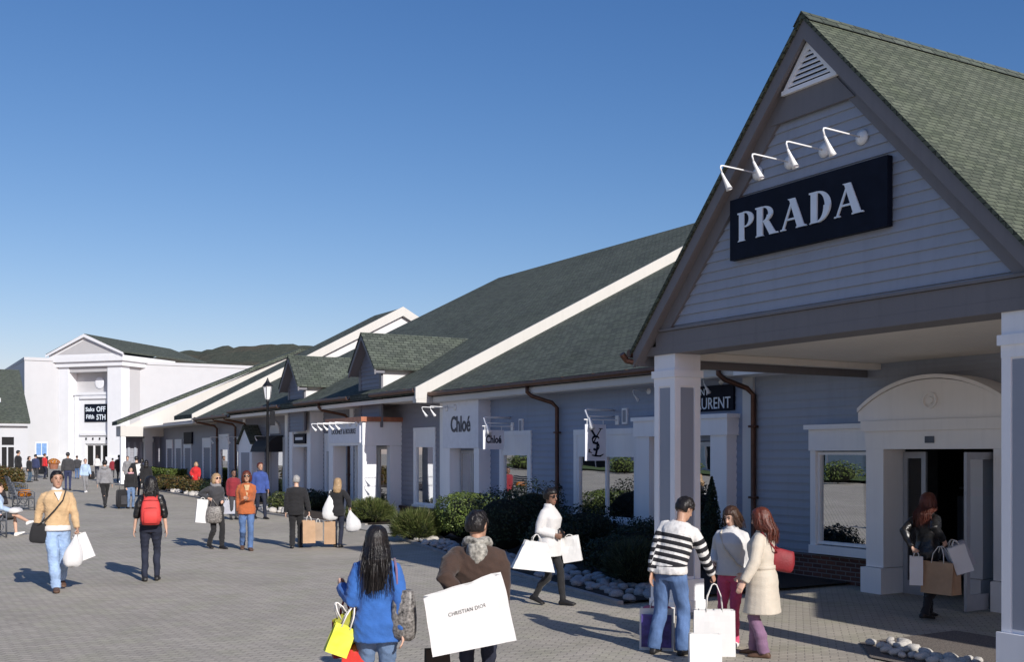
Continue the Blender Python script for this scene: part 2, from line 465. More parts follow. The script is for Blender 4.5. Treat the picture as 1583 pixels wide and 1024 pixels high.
def kerb(edge):
    mb = MB()
    for (xa, ya), (xb, yb) in zip(edge, edge[1:]):
        d = Vector((xb-xa, yb-ya, 0)); L = d.length; d.normalize(); n = Vector((-d.y, d.x, 0)) * 0.05
        a = Vector((xa, ya, zg(ya)-.03)); b = Vector((xb, yb, zg(yb)-.03))
        mb.prism([a-n, a+n, b+n, b-n], (0, 0, 0.085))
    tag(mb.build('kerb', 'kerb_stone'), kind='structure')
for e in (BED1, BED2, BED3): kerb(e)
# planting on the far side of the walk (left edge of the view)
mbp = MB(); mbp.poly([(1.5, 43.5, zg(43.5)+.04), (4.3, 43.5, zg(43.5)+.04), (5.9, 62, zg(62)+.04), (1.5, 62, zg(62)+.04)])
tag(mbp.build('planting_bed', 'mulch'), kind='structure')

def build_hills():
    prof = [(-900, 588), (-300, 580), (0, 577), (40, 583), (120, 575), (200, 556), (290, 545), (340, 539), (400, 534), (430, 531), (480, 535), (560, 542), (640, 556), (800, 575), (1100, 600), (1700, 640), (2600, 690)]
    mb = MB(); rings = []
    D = 900.0
    nx = 420; nr = 12
    P = []
    for i in range(nx):
        px = -900 + 3500 * i / (nx-1)
        for (a, ya), (b, yb) in zip(prof, prof[1:]):
            if a <= px <= b: py = ya + (yb-ya) * (0.5-0.5*math.cos(math.pi*(px-a)/(b-a))); break
        k = (px - CX)/FPX
        row = []
        for j in range(nr):
            t = j/(nr-1)
            d = D*(0.45+0.55*t)
            x = d*(SY+CY*k); y = d*(CY-SY*k)
            H = (HY-py)/FPX*D + HCAM
            z = H*(t**1.2) + (noise.noise(Vector((x*.05, y*.05, 3)))*3.0 + noise.noise(Vector((x*.25, y*.25, 1)))*1.6)*t
            row.append((x, y, z if j else -2))
        P.append(row)
    mb.v = [p for r in P for p in r]
    for i in range(nx-1):
        for j in range(nr-1):
            mb.f.append((i*nr+j, (i+1)*nr+j, (i+1)*nr+j+1, i*nr+j+1)); mb.m.append(0)
    m, nt, bs = new_mat('hill_wood')
    tc = N(nt, 'ShaderNodeTexCoord')
    n1 = N(nt, 'ShaderNodeTexNoise', i_Scale=0.12, i_Detail=8.0, i_Roughness=0.7); nt.links.new(tc.outputs['Object'], n1.inputs[0])
    n2 = N(nt, 'ShaderNodeTexNoise', i_Scale=0.02, i_Detail=4.0); nt.links.new(tc.outputs['Object'], n2.inputs[0])
    c = mixrgb(nt, (0.045, 0.062, 0.056), (0.13, 0.135, 0.105), n1.outputs[0])  # bluish haze of distance is mixed into the woodland colours
    c = mixrgb(nt, c, (0.13, 0.105, 0.08), ramp(nt, n2.outputs[0], [(0.45, 0), (0.7, 0.7)]))
    nt.links.new(c, bs.inputs['Base Color']); bs.inputs['Roughness'].default_value = 1.0; bs.inputs['Specular IOR Level'].default_value = 0
    b = N(nt, 'ShaderNodeBump', i_Strength=1.0, i_Distance=4.0); nt.links.new(n1.outputs[0], b.inputs['Height']); nt.links.new(b.outputs[0], bs.inputs['Normal'])
    tag(mb.build('hills', 'hill_wood', smooth=True), kind='structure')
build_hills()

painted('dormer_grey', (0.17, 0.17, 0.19))  # trim colour darkened to carry the shade under the dormer gables
# ================================================================== BUILDING HELPERS
def window(b, X, y0, y1, z0, z1, fr=0.06, head=0.0, mull=(), mat='pale_trim', pane='shop_glass', depth=1.1, casing=0.10, room='dark_room', sill=True):
    f = MB()
    f.box(X-.035, X+.04, y0, y0+fr, z0, z1); f.box(X-.035, X+.04, y1-fr, y1, z0, z1)
    f.box(X-.037, X+.04, y0+fr, y1-fr, z1-fr, z1); f.box(X-.037, X+.04, y0+fr, y1-fr, z0, z0+fr)
    for m in mull: f.box(X-.03, X+.035, m-.025, m+.025, z0+fr, z1-fr)
    if casing:
        c = casing
        f.box(X-.05, X-.001, y0-c, y0, z0-(.0 if sill else 0), z1+head); f.box(X-.05, X-.001, y1, y1+c, z0, z1+head)
        f.box(X-.055, X-.002, y0-c, y1+c, z1+head, z1+head+c)
        if head: f.box(X-.03, X-.001, y0, y1, z1, z1+head)
    if sill: f.box(X-.10, X+.02, y0-casing-.02, y1+casing+.02, z0-.09, z0-.003)
    w = f.build('window', mat, b)
    MB().quad((X+.012, y0+fr, z0+fr), (X+.012, y1-fr, z0+fr), (X+.012, y1-fr, z1-fr), (X+.012, y0+fr, z1-fr)).build('pane', pane, w)
    r = MB()
    a, d = X+.041, X+depth
    r.quad((d, y0-.2, z0-.1), (d, y1+.2, z0-.1), (d, y1+.2, z1+.2), (d, y0-.2, z1+.2))
    r.quad((a, y0-.2, z0-.1), (d, y0-.2, z0-.1), (d, y0-.2, z1+.2), (a, y0-.2, z1+.2))
    r.quad((a, y1+.2, z0-.1), (d, y1+.2, z0-.1), (d, y1+.2, z1+.2), (a, y1+.2, z1+.2))
    r.quad((a, y0-.2, z0-.1), (a, y1+.2, z0-.1), (d, y1+.2, z0-.1), (d, y0-.2, z0-.1))
    r.quad((a, y0-.2, z1+.2), (a, y1+.2, z1+.2), (d, y1+.2, z1+.2), (d, y0-.2, z1+.2))
    r.build('display_recess', room, w)
    return w

def glass_door(b, X, y0, y1, z0, z1, leaves=1, mat='door_frame', room=True):
    f = MB(); n = leaves; st = (y1-y0)/n
    for k in range(n):
        a, c = y0+k*st+.008, y0+(k+1)*st-.008
        f.box(X-.02, X+.025, a, a+.07, z0, z1); f.box(X-.02, X+.025, c-.07, c, z0, z1)
        f.box(X-.018, X+.023, a+.07, c-.07, z1-.09, z1); f.box(X-.018, X+.023, a+.07, c-.07, z0, z0+.2)
    d = f.build('door', mat, b)
    g = MB()
    for k in range(n):
        a, c = y0+k*st+.078, y0+(k+1)*st-.078
        g.quad((X, a, z0+.2), (X, c, z0+.2), (X, c, z1-.09), (X, a, z1-.09))
    g.build('pane', 'door_glass', d)
    for k in range(n):
        hy = y0+(k+1)*st-.11 if k % 2 == 0 else y0+k*st+.11
        h = MB(); h.tube([(X-.02, hy, z0+.95), (X-.07, hy, z0+.95), (X-.07, hy, z0+1.3), (X-.02, hy, z0+1.3)], .012, 6)
        h.build('handle', 'steel', d)
    if room:
        r = MB(); e = X+1.5
        r.quad((e, y0-.3, z0), (e, y1+.3, z0), (e, y1+.3, z1+.3), (e, y0-.3, z1+.3))
        for yy in (y0-.3, y1+.3): r.quad((X+.06, yy, z0), (e, yy, z0), (e, yy, z1+.3), (X+.06, yy, z1+.3))
        r.quad((X+.06, y0-.3, z1+.3), (e, y0-.3, z1+.3), (e, y1+.3, z1+.3), (X+.06, y1+.3, z1+.3))
        r.quad((X+.06, y0-.3, z0+.01), (e, y0-.3, z0+.01), (e, y1+.3, z0+.01), (X+.06, y1+.3, z0+.01))
        r.build('interior', 'dark_room', d)
    return d

def slope_roof(b, pts, thick=0.16, m='shingles', name='roof'):
    return MB().prism(pts, (0, 0, -thick)).build(name, m, b)

def downspout(b, x, y, ztop, zbot, xg=None, dy=0.35, m='copper_brown'):
    xg = x-.5 if xg is None else xg
    mb = MB().tube([(xg, y+dy, ztop), (xg, y+dy, ztop-.14), (xg+.1, y+dy-.05, ztop-.24), (x-.1, y+.06, ztop-.40), (x, y, ztop-.52), (x, y, zbot+.15), (x-.12, y, zbot+.03)], .05, 8)
    for z in (ztop-1.1, ztop-2.4): mb.box(x-.06, x+.06, y-.075, y+.075, z-.02, z+.02)
    return mb.build('downspout', m, b, smooth=True)

def gutter(b, X, y0, y1, z, m='copper_brown'):
    prof = [(-.075, .055), (-.085, .0), (-.055, -.05), (0, -.065), (.055, -.05), (.075, .0), (.075, .055), (.06, .055), (.055, 0), (.0, -.045), (-.05, -.03), (-.065, .055)]
    mb = MB().loft([[(X+a, y0, z+c) for a, c in prof], [(X+a, y1, z+c) for a, c in prof]])
    n = int((y1-y0)/1.2)
    for k in range(n): mb.box(X-.09, X+.09, y0+.6+k*1.2-.012, y0+.6+k*1.2+.012, z+.056, z+.066)
    return mb.build('gutter', m, b)

SLOPE = 0.51
def zA(x): return 3.98 + SLOPE*(x-13.38)
def zB(x): return 4.28 + SLOPE*(x-13.38)

# ------------------------------------------------------------------ 1. gabled store at the right
st = thing('store_building', 'nearest grey clapboard store with tall front gable on two square pillars and green shingle roof', 'store', (14, 9, 0))
w = MB(); w.siding_rect('x', 14.0, 2.2, 15.0, 0.52, 4.0, holes=[(9.80, 11.65, 0.5, 2.32), (12.05, 13.38, 0.70, 2.27)])
w.flat_rect('X', 13.99, 2.2, 15.0, 0.0, 4.0, holes=[(9.80, 11.65, 0.0, 2.32), (12.05, 13.38, 0.70, 2.27)])
w.build('wall', 'mauve_siding', st)
bk = MB(); bk.box(13.93, 13.985, 11.72, 15.0, -.05, .50); bk.box(13.90, 13.985, 11.74, 15.0, .47, .53); bk.box(13.93, 13.985, 2.2, 9.72, -.05, .5)
bk.build('brick_base', 'red_brick', st)
# entrance surround: window bay, columns, entablature and arch
e = MB()
e.box(13.82, 13.995, 13.38, 13.50, .64, 2.30)                       # left side of window casing
e.box(13.78, 13.996, 11.98, 13.50, 2.30, 2.66); e.box(13.72, 13.997, 11.98, 13.56, 2.66, 2.74)
e.box(13.78, 13.99, 12.0, 13.50, .56, .70)                          # sill
e.box(13.50, 13.995, 9.38, 12.02, 2.32, 2.60); e.box(13.44, 13.996, 9.34, 12.06, 2.60, 2.76)
e.box(13.50, 13.99, 11.66, 12.0, .48, 2.318); e.box(13.44, 13.99, 11.655, 12.06, -.02, .47); 
e.box(13.50, 13.99, 9.40, 9.74, .48, 2.318); e.box(13.44, 13.99, 9.34, 9.745, -.02, .47)
e.build('entrance_surround', 'pale_grey', st)
a = MB(); cy_, hw, zs, zp = 10.82, 1.36, 2.90, 3.36
R = ((hw**2)+(zp-zs)**2)/(2*(zp-zs)); arcp = []
for k in range(25):
    yy = -hw + 2*hw*k/24; arcp.append((cy_+yy, zp - R + math.sqrt(R*R-yy*yy)))
a.prism([(13.52, cy_-hw, 2.765), *[(13.52, y, z) for y, z in arcp], (13.52, cy_+hw, 2.765)], (.47, 0, 0))
# moulding along the arch
mo = [( (13.49, y, z+.012), (13.49, y, z+.07), (14.0, y, z+.07), (14.0, y, z+.012)) for y, z in arcp]
a.loft([list(q) for q in mo])
a.build('arch_pediment', 'pale_grey', st)
rg = MB()
rings = []
for k in range(25):
    t = 2*math.pi*k/24; c = Vector((13.505, cy_-.02, 3.04)); u = Vector((0, math.cos(t), math.sin(t)))
    rings.append([c+u*.10, c+u*.10+Vector((-.03,0,0)), c+u*.125+Vector((-.03,0,0)), c+u*.125])
rg.loft(rings, False); rg.lathe((13.519, cy_-.02, 3.04), [(0, 0), (.06, 0), (.05, -.03), (0, -.035)][::-1], 14, 'x')
rg.build('emblem', 'pale_grey', st)
MB().box(13.485, 13.499, 10.72, 10.88, 2.41, 2.51).build('number_plate', 'bench_metal', st)
window(st, 13.9, 12.05, 13.375, .72, 2.28, fr=.05, casing=0, sill=False, mat='pale_grey', room='room_wall')
# doors: closed side leaf, open leaf, room behind
d1 = MB()
def leaf(mb, p0, p1, z0, z1, t=.045):
    p0 = Vector((*p0, 0)); p1 = Vector((*p1, 0)); u = (p1-p0).normalized(); n = Vector((-u.y, u.x, 0))*t/2; L = (p1-p0).length
    def bar(a, b, c, d): mb.prism([p0+u*a-n+Vector((0,0,c)), p0+u*b-n+Vector((0,0,c)), p0+u*b+n+Vector((0,0,c)), p0+u*a+n+Vector((0,0,c))], (0,0,d-c))
    bar(0, .08, z0, z1); bar(L-.08, L, z0, z1); bar(.08, L-.08, z1-.1, z1); bar(.08, L-.08, z0, z0+.22)
    return [p0+u*.08+Vector((0,0,z0+.22)), p0+u*(L-.08)+Vector((0,0,z0+.22)), p0+u*(L-.08)+Vector((0,0,z1-.1)), p0+u*.08+Vector((0,0,z1-.1))]
g1 = leaf(d1, (13.95, 11.64), (13.95, 11.22), .06, 2.28); D1 = d1.build('door', 'door_frame', st)
MB().quad(*g1).build('pane', 'door_glass', D1)
d2 = MB(); g2 = leaf(d2, (13.93, 9.84), (12.98, 9.80), .075, 2.27); D2 = d2.build('door', 'door_frame', st)
MB().quad(*g2).build('pane', 'door_glass', D2)
MB().tube([(13.13, 9.83, 1.0), (13.13, 9.90, 1.0), (13.13, 9.90, 1.36), (13.13, 9.83, 1.36)], .014, 6).build('handle', 'steel', D2)
D2['label'] = 'right glass door leaf standing open'
r = MB()
r.quad((18, 8.4, .03), (18, 13.6, .03), (18, 13.6, 2.9), (18, 8.4, 2.9)); r.quad((14.05, 8.4, .03), (18, 8.4, .03), (18, 8.4, 2.9), (14.05, 8.4, 2.9))
r.quad((14.05, 11.9, .03), (18, 13.6, .03), (18, 13.6, 2.9), (14.05, 11.9, 2.9)); r.quad((14.05, 8.4, 2.9), (18, 8.4, 2.9), (18, 13.6, 2.9), (14.05, 11.9, 2.9))
r.build('interior', 'room_wall', st)
q_ = MB(); q_.box(16.6, 17.4, 12.2, 12.7, .05, 1.5); q_.box(16.62, 17.38, 12.22, 12.68, 1.62, 1.66); q_.build('display_shelf', 'column_panel', st)
MB().box(16.7, 17.0, 12.25, 12.55, 1.66, 2.0).build('display_item', 'display_green', st); MB().box(16.7, 16.95, 12.3, 12.5, 1.5, 1.62).build('display_item', 'display_pink', st)
# porch: ceiling, fascia, gable
PY0, PY1, APY, APZ, EVZ = 5.9, 12.44, 9.17, 7.29, 3.69
MB().box(9.902, 13.985, 6.16, 12.27, 3.70, 3.76).build('porch_ceiling', 'soffit', st)
fa = MB(); fa.box(9.42, 9.9, 6.08, 12.33, 3.62, 3.739); fa.box(9.421, 9.899, 6.26, 12.10, 3.74, 3.93); fa.box(9.39, 9.46, 6.28, 12.08, 3.935, 3.965)
fa.build('fascia', 'taupe_trim', st)
for ya in (12.12, 6.12): MB().box(9.905, 13.98, ya, ya+.18, 3.60, 3.695).build('porch_beam', 'soffit', st)
gz = lambda y: APZ - 0.10 - (APZ-EVZ)/(PY1-APY)*abs(y-APY)
gw = MB(); ytr = (APZ-.10-3.95)/((APZ-EVZ)/(PY1-APY))
gw.siding('x', 9.47, [(APY-ytr, 3.955), (APY+ytr, 3.955), (APY, APZ-.10)], board=.125, lip=.024)
gw.build('gable_wall', 'mauve_siding', st)
pitch = (APZ-EVZ)/(PY1-APY)
def on_rake(off, z):   # half width of the gable at height z, measured 'off' below the roof
    return (APZ - off - z)/pitch
# flat boards: frieze along the rakes and the panel in the peak
tb = MB()
for s in (-1, 1):
    wd = .34
    tb.prism([(9.41, APY+s*on_rake(.12, 3.97), 3.97), (9.41, APY, APZ-.12), (9.41, APY, APZ-.12-wd), (9.41, APY+s*on_rake(.12+wd, 3.97), 3.97)], (.05, 0, 0))
hz = 6.22
tb.prism([(9.395, APY-on_rake(.35, hz), hz), (9.395, APY+on_rake(.35, hz), hz), (9.395, APY, APZ-.35)], (.05, 0, 0))
tb.build('gable_trim', 'taupe_trim', st)
vt = MB(); va, vb, vz = 6.52, 7.07, 9.385
for s in (-1, 1):
    hwv = .44
    vt.prism([(vz-.03, APY+s*hwv, va), (vz-.03, APY+s*(hwv-.10), va+.05), (vz-.03, APY, vb-.11), (vz-.03, APY, vb)], (.04, 0, 0))
vt.box(vz-.032, vz+.012, APY-.43, APY+.43, va-.002, va+.048)
V = vt.build('gable_vent', 'pale_trim', st)
sl = MB()
for k in range(7):
    z = va+.07+k*.058; h = .44*(1-(z-va)/(vb-va)) - .06
    if h > .02: sl.prism([(vz-.02, APY-h, z), (vz-.02, APY+h, z), (vz+.005, APY+h, z+.035), (vz+.005, APY-h, z+.035)], (-.004, 0, .012))
sl.build('louvre', 'pale_trim', V)
MB().poly([(vz+.008, APY-.40, va+.03), (vz+.008, APY+.40, va+.03), (vz+.008, APY, vb-.06)]).build('louvre_back', 'dark_room', V)
# rakes and roof
rk = MB()
for s in (-1, 1):
    yo = APY+s*(PY1-APY)
    rk.prism([(9.28, APY, APZ-.02), (9.28, yo, EVZ-.02), (9.28, yo, EVZ-.22), (9.28, APY, APZ-.24)], (.05, 0, 0))       # bargeboard
    rk.prism([(9.33, APY, APZ-.16), (9.33, yo, EVZ-.16), (9.33, yo, EVZ-.20), (9.33, APY, APZ-.20)], (.12, 0, 0))    # soffit of the overhang
    ye = yo
    rk.box(9.33, 13.97, min(ye, ye-s*.05), max(ye, ye-s*.05), EVZ-.2, EVZ-.03)
rk.build('bargeboard', 'taupe_trim', st)
ro = MB()
for s, nm in ((1, 'shingles'), (-1, 'shingles_light')):
    yo = APY+s*(PY1-APY+.03)
    o = MB().prism([(9.25, APY, APZ+.05), (9.25, yo, EVZ+.02), (21.2, yo, EVZ+.02), (21.2, APY, APZ+.05)], (0, 0, -.06)).build('roof', 'shingles_light', st)
MB().prism([(9.24, APY-.13, APZ-.07), (9.24, APY, APZ+.075), (9.24, APY+.13, APZ-.07), (9.24, APY, APZ+.05)], (12, 0, 0)).build('ridge_cap', 'shingles', st)
gu = MB().tube([(9.26, PY1+.07, EVZ-.02), (13.2, PY1+.07, EVZ-.04)], .06, 8); gu.tube([(9.14, PY1+.07, EVZ-.03), (9.22, PY1+.07, EVZ-.12), (9.3, PY1+.02, EVZ-.14)], .045, 8)
gu.build('gutter', 'copper_brown', st)
slope_roof(st, [(13.38, 2.2, zA(13.38)), (13.38, 14.96, zA(13.38)), (26, 14.96, zA(26)), (26, 2.2, zA(26))])
slope_roof(st, [(26, 2.2, zA(26)), (26, 14.96, zA(26)), (39, 14.96, zA(13)), (39, 2.2, zA(13))])
MB().poly([(14, 2.25, 3.9), (26, 2.25, zA(26)-.1), (39, 2.25, 3.9), (39, 2.25, 0), (14, 2.25, 0)]).build('side_wall', 'mauve_siding', st)
MB().box(13.40, 13.99, 12.45, 14.96, 3.66, 3.80).build('eave_soffit', 'pale_trim', st)
# square pillars with recessed panels
for y in (11.72, 6.28):
    p = MB(); x0, x1, y0, y1 = 9.45, 9.90, y, y+.45
    p.box(x0-.05, x1+.05, y0-.05, y1+.05, -.02, .16+zg(y)); p.box(x0-.035, x1+.035, y0-.035, y1+.035, .16, .52); 
    p.box(x0+.02, x1-.02, y0+.02, y1-.02, .52, 3.3)
    for (a, b_, c, d_) in ((x0, x0+.10, y0, y0+.10), (x1-.10, x1, y0, y0+.10), (x0, x0+.10, y1-.10, y1), (x1-.10, x1, y1-.10, y1)): p.box(a, b_, c, d_, .522, 3.298)
    p.box(x0-.004, x1+.004, y0-.004, y1+.004, 3.18, 3.305); p.box(x0-.03, x1+.03, y0-.03, y1+.03, 3.30, 3.40); p.box(x0, x1, y0, y1, 3.40, 3.62)
    P = p.build('pillar', 'pale_trim', st)
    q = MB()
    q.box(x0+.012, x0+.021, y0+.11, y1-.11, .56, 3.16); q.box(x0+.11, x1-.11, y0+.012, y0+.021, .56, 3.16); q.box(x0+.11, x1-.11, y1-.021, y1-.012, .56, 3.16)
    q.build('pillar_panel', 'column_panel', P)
# sign: white serif capitals on a black board
sg = thing('shop_sign', 'long black board with large white capitals hung on the siding of the tall gable', 'sign', (9.40, 9.27, 4.7))
MB().box(9.36, 9.44, 8.03, 10.51, 4.69, 5.45).build('sign_board', 'sign_black', sg)
def stroke_letter(ch):
    """thick/thin serif capitals, unit height; returns (width, list of polygons)"""
    P = []
    st_, th = .22, .055
    def arc(cx, cy, rx0, ry0, rx1, ry1, a0, a1, n=10):
        o = [(cx+rx0*math.cos(RAD(a0+(a1-a0)*i/n)), cy+ry0*math.sin(RAD(a0+(a1-a0)*i/n))) for i in range(n+1)]
        i_ = [(cx+rx1*math.cos(RAD(a0+(a1-a0)*i/n)), cy+ry1*math.sin(RAD(a0+(a1-a0)*i/n))) for i in range(n+1)]
        return [[o[i], o[i+1], i_[i+1], i_[i]] for i in range(n)]
    if ch in 'PRD':
        P.append([(.06, 0), (.06+st_, 0), (.06+st_, 1), (.06, 1)])
        P.append([(0, 0), (.34, 0), (.28, .05), (.06, .05)]); P.append([(0, 1), (0, .95), (.06, .93), (.10, 1)])
        if ch == 'D':
            P += arc(.30, .5, .46, .5, .24, .44, -90, 90, 16); P.append([(.26, 1), (.26, .94), (.31, .94), (.31, 1)]); P.append([(.26, 0), (.26, .06), (.31, .06), (.31, 0)])
            return .78, P
        P += arc(.32, .73, .36, .27, .17, .22, -90, 90, 14); P.append([(.26, 1), (.26, .95), (.33, .95), (.33, 1)]); P.append([(.26, .46), (.26, .51), (.33, .51), (.33, .46)])
        if ch == 'P': return .68, P
        P.append([(.30, .48), (.50, .52), (.82, 0), (.56, 0)]); P.append([(.54, 0), (.90, 0), (.88, .05), (.56, .05)])
        return .88, P
    P.append([(.34, 1), (.56, 1), (.92, .0), (.66, .0)]); P.append([(.06, 0), (.13, 0), (.455, .86), (.42, .93)])
    P.append([(.22, .30), (.62, .30), (.60, .36), (.24, .36)]); P.append([(0, 0), (.22, 0), (.20, .045), (.02, .045)]); P.append([(.60, 0), (1.0, 0), (.98, .05), (.62, .05)])
    P.append([(.30, 1), (.36, 1), (.38, .96), (.32, .97)])
    return 1.0, P
def serif_word(word, width, height, fmap, depth, gap=.10):
    L = [stroke_letter(c) for c in word]; tot = sum(l[0] for l in L) + gap*(len(L)-1)
    mb = MB(); cur = 0
    idx = 0
    for wd, ps in L:
        for p in ps:
            idx += 1
            q = [((cur+x)/tot*width, y*height) for x, y in p]
            f = [Vector(fmap(x, y, 0)) for x, y in q]; g = Vector(fmap(q[0][0], q[0][1], depth+.0007*(idx % 29))) - f[0]
            mb.prism(f, g)
        cur += wd+gap
    return mb
serif_word('PRADA', 2.02, .36, fx(9.358, 10.36, 4.90), .008).build('lettering', 'sign_white', sg)
# sign lamps
def gooseneck(x, y, z, reach, drop, label, group, facing='x', rr=1.0, back=.12):
    t = thing('sign_lamp', label, 'lamp', (x, y, z), group)
    f = (lambda o, s, h: (x-o, y+s, z+h)) if facing == 'x' else (lambda o, s, h: (x+s, y-o, z+h))
    if facing == 'x': MB().lathe((x, y, z), [(0, .0), (.085*rr, .0), (.085*rr, -.02), (.03*rr, -.05), (0, -.05)], 16, 'x').build('base_plate', 'lamp_white', t, True)
    else: MB().lathe((x, y, z), [(0, .0), (.085*rr, .0), (.085*rr, -.02), (.03*rr, -.05), (0, -.05)], 16, 'y').build('base_plate', 'lamp_white', t, True)
    MB().tube([f(.02, 0, 0), f(reach-.03, 0, .018), f(reach, 0, .012), f(reach+.006, 0, -.01), f(reach-.02, 0, -.08)], .0105*rr, 8).build('arm', 'lamp_white', t, True)
    p0 = Vector(f(reach-.02, 0, -.08)); p1 = Vector(f(reach-.02-back, 0, -.08-drop)); d = p1-p0
    MB().tube([p0-d*.06, p0, p0+d*.35, p0+d*.8, p1, p1-d*.04], [.012*rr, .015*rr, .021*rr, .034*rr, .044*rr, .035*rr], 12).build('lamp_shade', 'lamp_white', t, True)
    return t
for k, y in enumerate((8.45, 9.0, 9.55, 10.1)):
    gooseneck(9.45, y, 5.72+.01*(3-k), .60, .18, ['rightmost', 'second from right', 'second from left', 'leftmost'][k] + ' of the four white gooseneck lamps over the black gable sign', 'gooseneck lamps above the gable sign')

# ------------------------------------------------------------------ 2. blue clapboard store behind the porch
sa = thing('store_building', 'blue clapboard store with wide windows and brown gutter between porch and dormers', 'store', (14, 21, 0))
holesA = [(16.0, 17.85, -.1, 2.5), (18.62, 20.85, .80, 2.25), (23.0, 24.3, .72, 2.28), (25.25, 26.6, -.1, 2.35)]
wA = MB(); wA.siding_rect('x', 14.0, 15.35, 27.3, .52, 4.0, holes=[(a, b, max(c, .52), d) for a, b, c, d in holesA])
wA.flat_rect('X', 13.99, 15.0, 27.3, -.1, 4.0, holes=holesA)
wA.build('wall', 'blue_siding', sa)
bkA = MB()
for a, b in ((15.0, 15.5), (18.35, 25.05), (26.9, 27.3)): bkA.box(13.93, 13.985, a, b, -.05, .50); bkA.box(13.90, 13.985, a, b, .47, .535)
bkA.build('brick_base', 'red_brick', sa)
cb = MB(); cb.box(13.93, 14.0, 15.03, 15.30, .1, 3.75); cb.build('corner_board', 'white_paint', sa)
pr = MB()
pr.box(13.74, 13.995, 17.87, 18.30, .1, 2.60); pr.box(13.74, 13.995, 15.52, 15.98, .1, 2.60); pr.box(13.70, 13.996, 15.46, 18.36, 2.60, 2.92); pr.box(13.66, 13.997, 15.42, 18.40, 2.92, 3.0)
pr.build('door_surround', 'pale_trim', sa)
glass_door(sa, 13.97, 16.0, 17.85, .15, 2.48, 2)
window(sa, 14.0, 18.62, 20.85, .80, 2.25, fr=.07, head=.42, mull=(19.72,), casing=.13, room='room_wall')
window(sa, 14.0, 23.0, 24.3, .72, 2.28, fr=.07, head=.42, casing=.13, room='room_wall')
cp = MB(); cp.box(13.62, 13.995, 24.95, 27.0, 2.40, 3.70); 
cp.box(13.55, 13.996, 24.90, 27.05, 3.70, 3.78)
cp.build('sign_box', 'sign_grey', sa)
MB().box(13.64, 13.995, 26.62, 27.0, .0, 2.396).build('door_jamb', 'pale_trim', sa); MB().box(13.64, 13.995, 24.95, 25.23, .0, 2.396).build('door_jamb', 'pale_trim', sa)
glass_door(sa, 13.97, 25.25, 26.6, .22, 2.34, 2)
slope_roof(sa, [(13.38, 15.0, zA(13.38)), (13.38, 27.3, zA(13.38)), (26, 27.3, zA(26)), (26, 15.0, zA(26))])
slope_roof(sa, [(26, 15.0, zA(26)), (26, 27.3, zA(26)), (39, 27.3, zA(13)), (39, 15.0, zA(13))])
fs = MB(); fs.box(13.42, 13.46, 12.62, 27.25, 3.68, 3.84); fs.box(13.46, 13.985, 15.0, 27.25, 3.66, 3.72); fs.build('fascia', 'white_paint', sa)
gutter(sa, 13.33, 12.62, 27.22, 3.90)
downspout(sa, 13.92, 15.0, 3.85, .05, xg=13.35, dy=.3)
downspout(sa, 13.90, 21.6, 3.85, .20, xg=13.35, dy=.45)
# word on the projecting sign box
def wordmark(name, label, grp, mbs, loc):
    t = thing(name, label, 'sign', loc, grp)
    return t
t = thing('shop_sign', 'dark condensed name lettering on the pale projecting box over the white entrance', 'sign', (13.6, 26, 2.9))
text_mb('Chloé', 1.12, .44, .012, fx(13.618, 26.5, 2.83), .02).build('lettering', 'sign_ink', t)
for k, y in enumerate((26.1, 25.75)):
    pass
def blade(X0, X1, Y, z0, z1, label, txt=None):
    t = thing('blade_sign', label, 'sign', (14.0, Y, z1+.1))
    MB().box(X0, X1, Y-.02, Y+.02, z0, z1).build('sign_board', 'sign_grey', t)
    b = MB(); b.tube([(14.0, Y, z1+.10), (X0-.02, Y, z1+.10)], .014, 8)
    for x in (X0+.06, X1-.06): b.tube([(x, Y, z1+.10), (x, Y, z1-.01)], .008, 6)
    b.box(13.96, 13.99, Y-.06, Y+.06, z1, z1+.2)
    b.build('bracket', 'lamp_white', t)
    l = MB()
    l.tube([(13.99, Y+.12, z1+.32), (13.25, Y+.12, z1+.32), (13.22, Y+.12, z1+.30), (13.22, Y+.02, z1+.16), (13.22, Y-.05, z1+.10)], .026, 8)
    l.tube([(13.99, Y+.12, z1+.18), (13.3, Y+.12, z1+.18)], .016, 8)
    L = l.build('lamp_arm', 'lamp_white', t, True)
    MB().tube([(13.22, Y-.03, z1+.14), (13.23, Y-.08, z1+.02), (13.24, Y-.13, z1-.10)], [.03, .045, .07], 10).build('lamp_shade', 'lamp_white', t, True)
    return t
t = blade(13.12, 13.66, 19.3, 2.10, 2.88, 'tall grey hanging sign with black interlaced monogram before the wide two pane window')
# interlaced three letter monogram
mg = MB(); Yf = 19.278
RC = [0]
def ribbon(pts, ws):
    n = len(pts); RC[0] += 1
    L = []; Rr = []
    for i, p in enumerate(pts):
        a = pts[max(0, i-1)]; b = pts[min(n-1, i+1)]
        dx, dy = b[0]-a[0], b[1]-a[1]; l = math.hypot(dx, dy) or 1
        nx, ny = -dy/l*ws[i]/2, dx/l*ws[i]/2
        L.append((p[0]+nx, p[1]+ny)); Rr.append((p[0]-nx, p[1]-ny))
    for i in range(n-1):
        mg.prism([(13.39+q[0], Yf, 2.49+q[1]) for q in (L[i], L[i+1], Rr[i+1], Rr[i])], (0, -.005-.0006*RC[0]-.0002*(i % 3), 0))
ribbon([(-.13, .30), (-.04, .17), (.0, .12)], [.045, .045, .04]); ribbon([(.14, .30), (.05, .17), (-.07, -.02)], [.018, .02, .03]); ribbon([(.08, .30), (.18, .30)], [.014, .014]); ribbon([(-.18, .30), (-.09, .30)], [.014, .014])
sp = [(.09*math.cos(RAD(a)), .06+.075*math.sin(RAD(a))) for a in range(20, 270, 25)] + [(.085*math.cos(RAD(a)), -.085+.07*math.sin(RAD(a))) for a in range(90, -160, -25)]
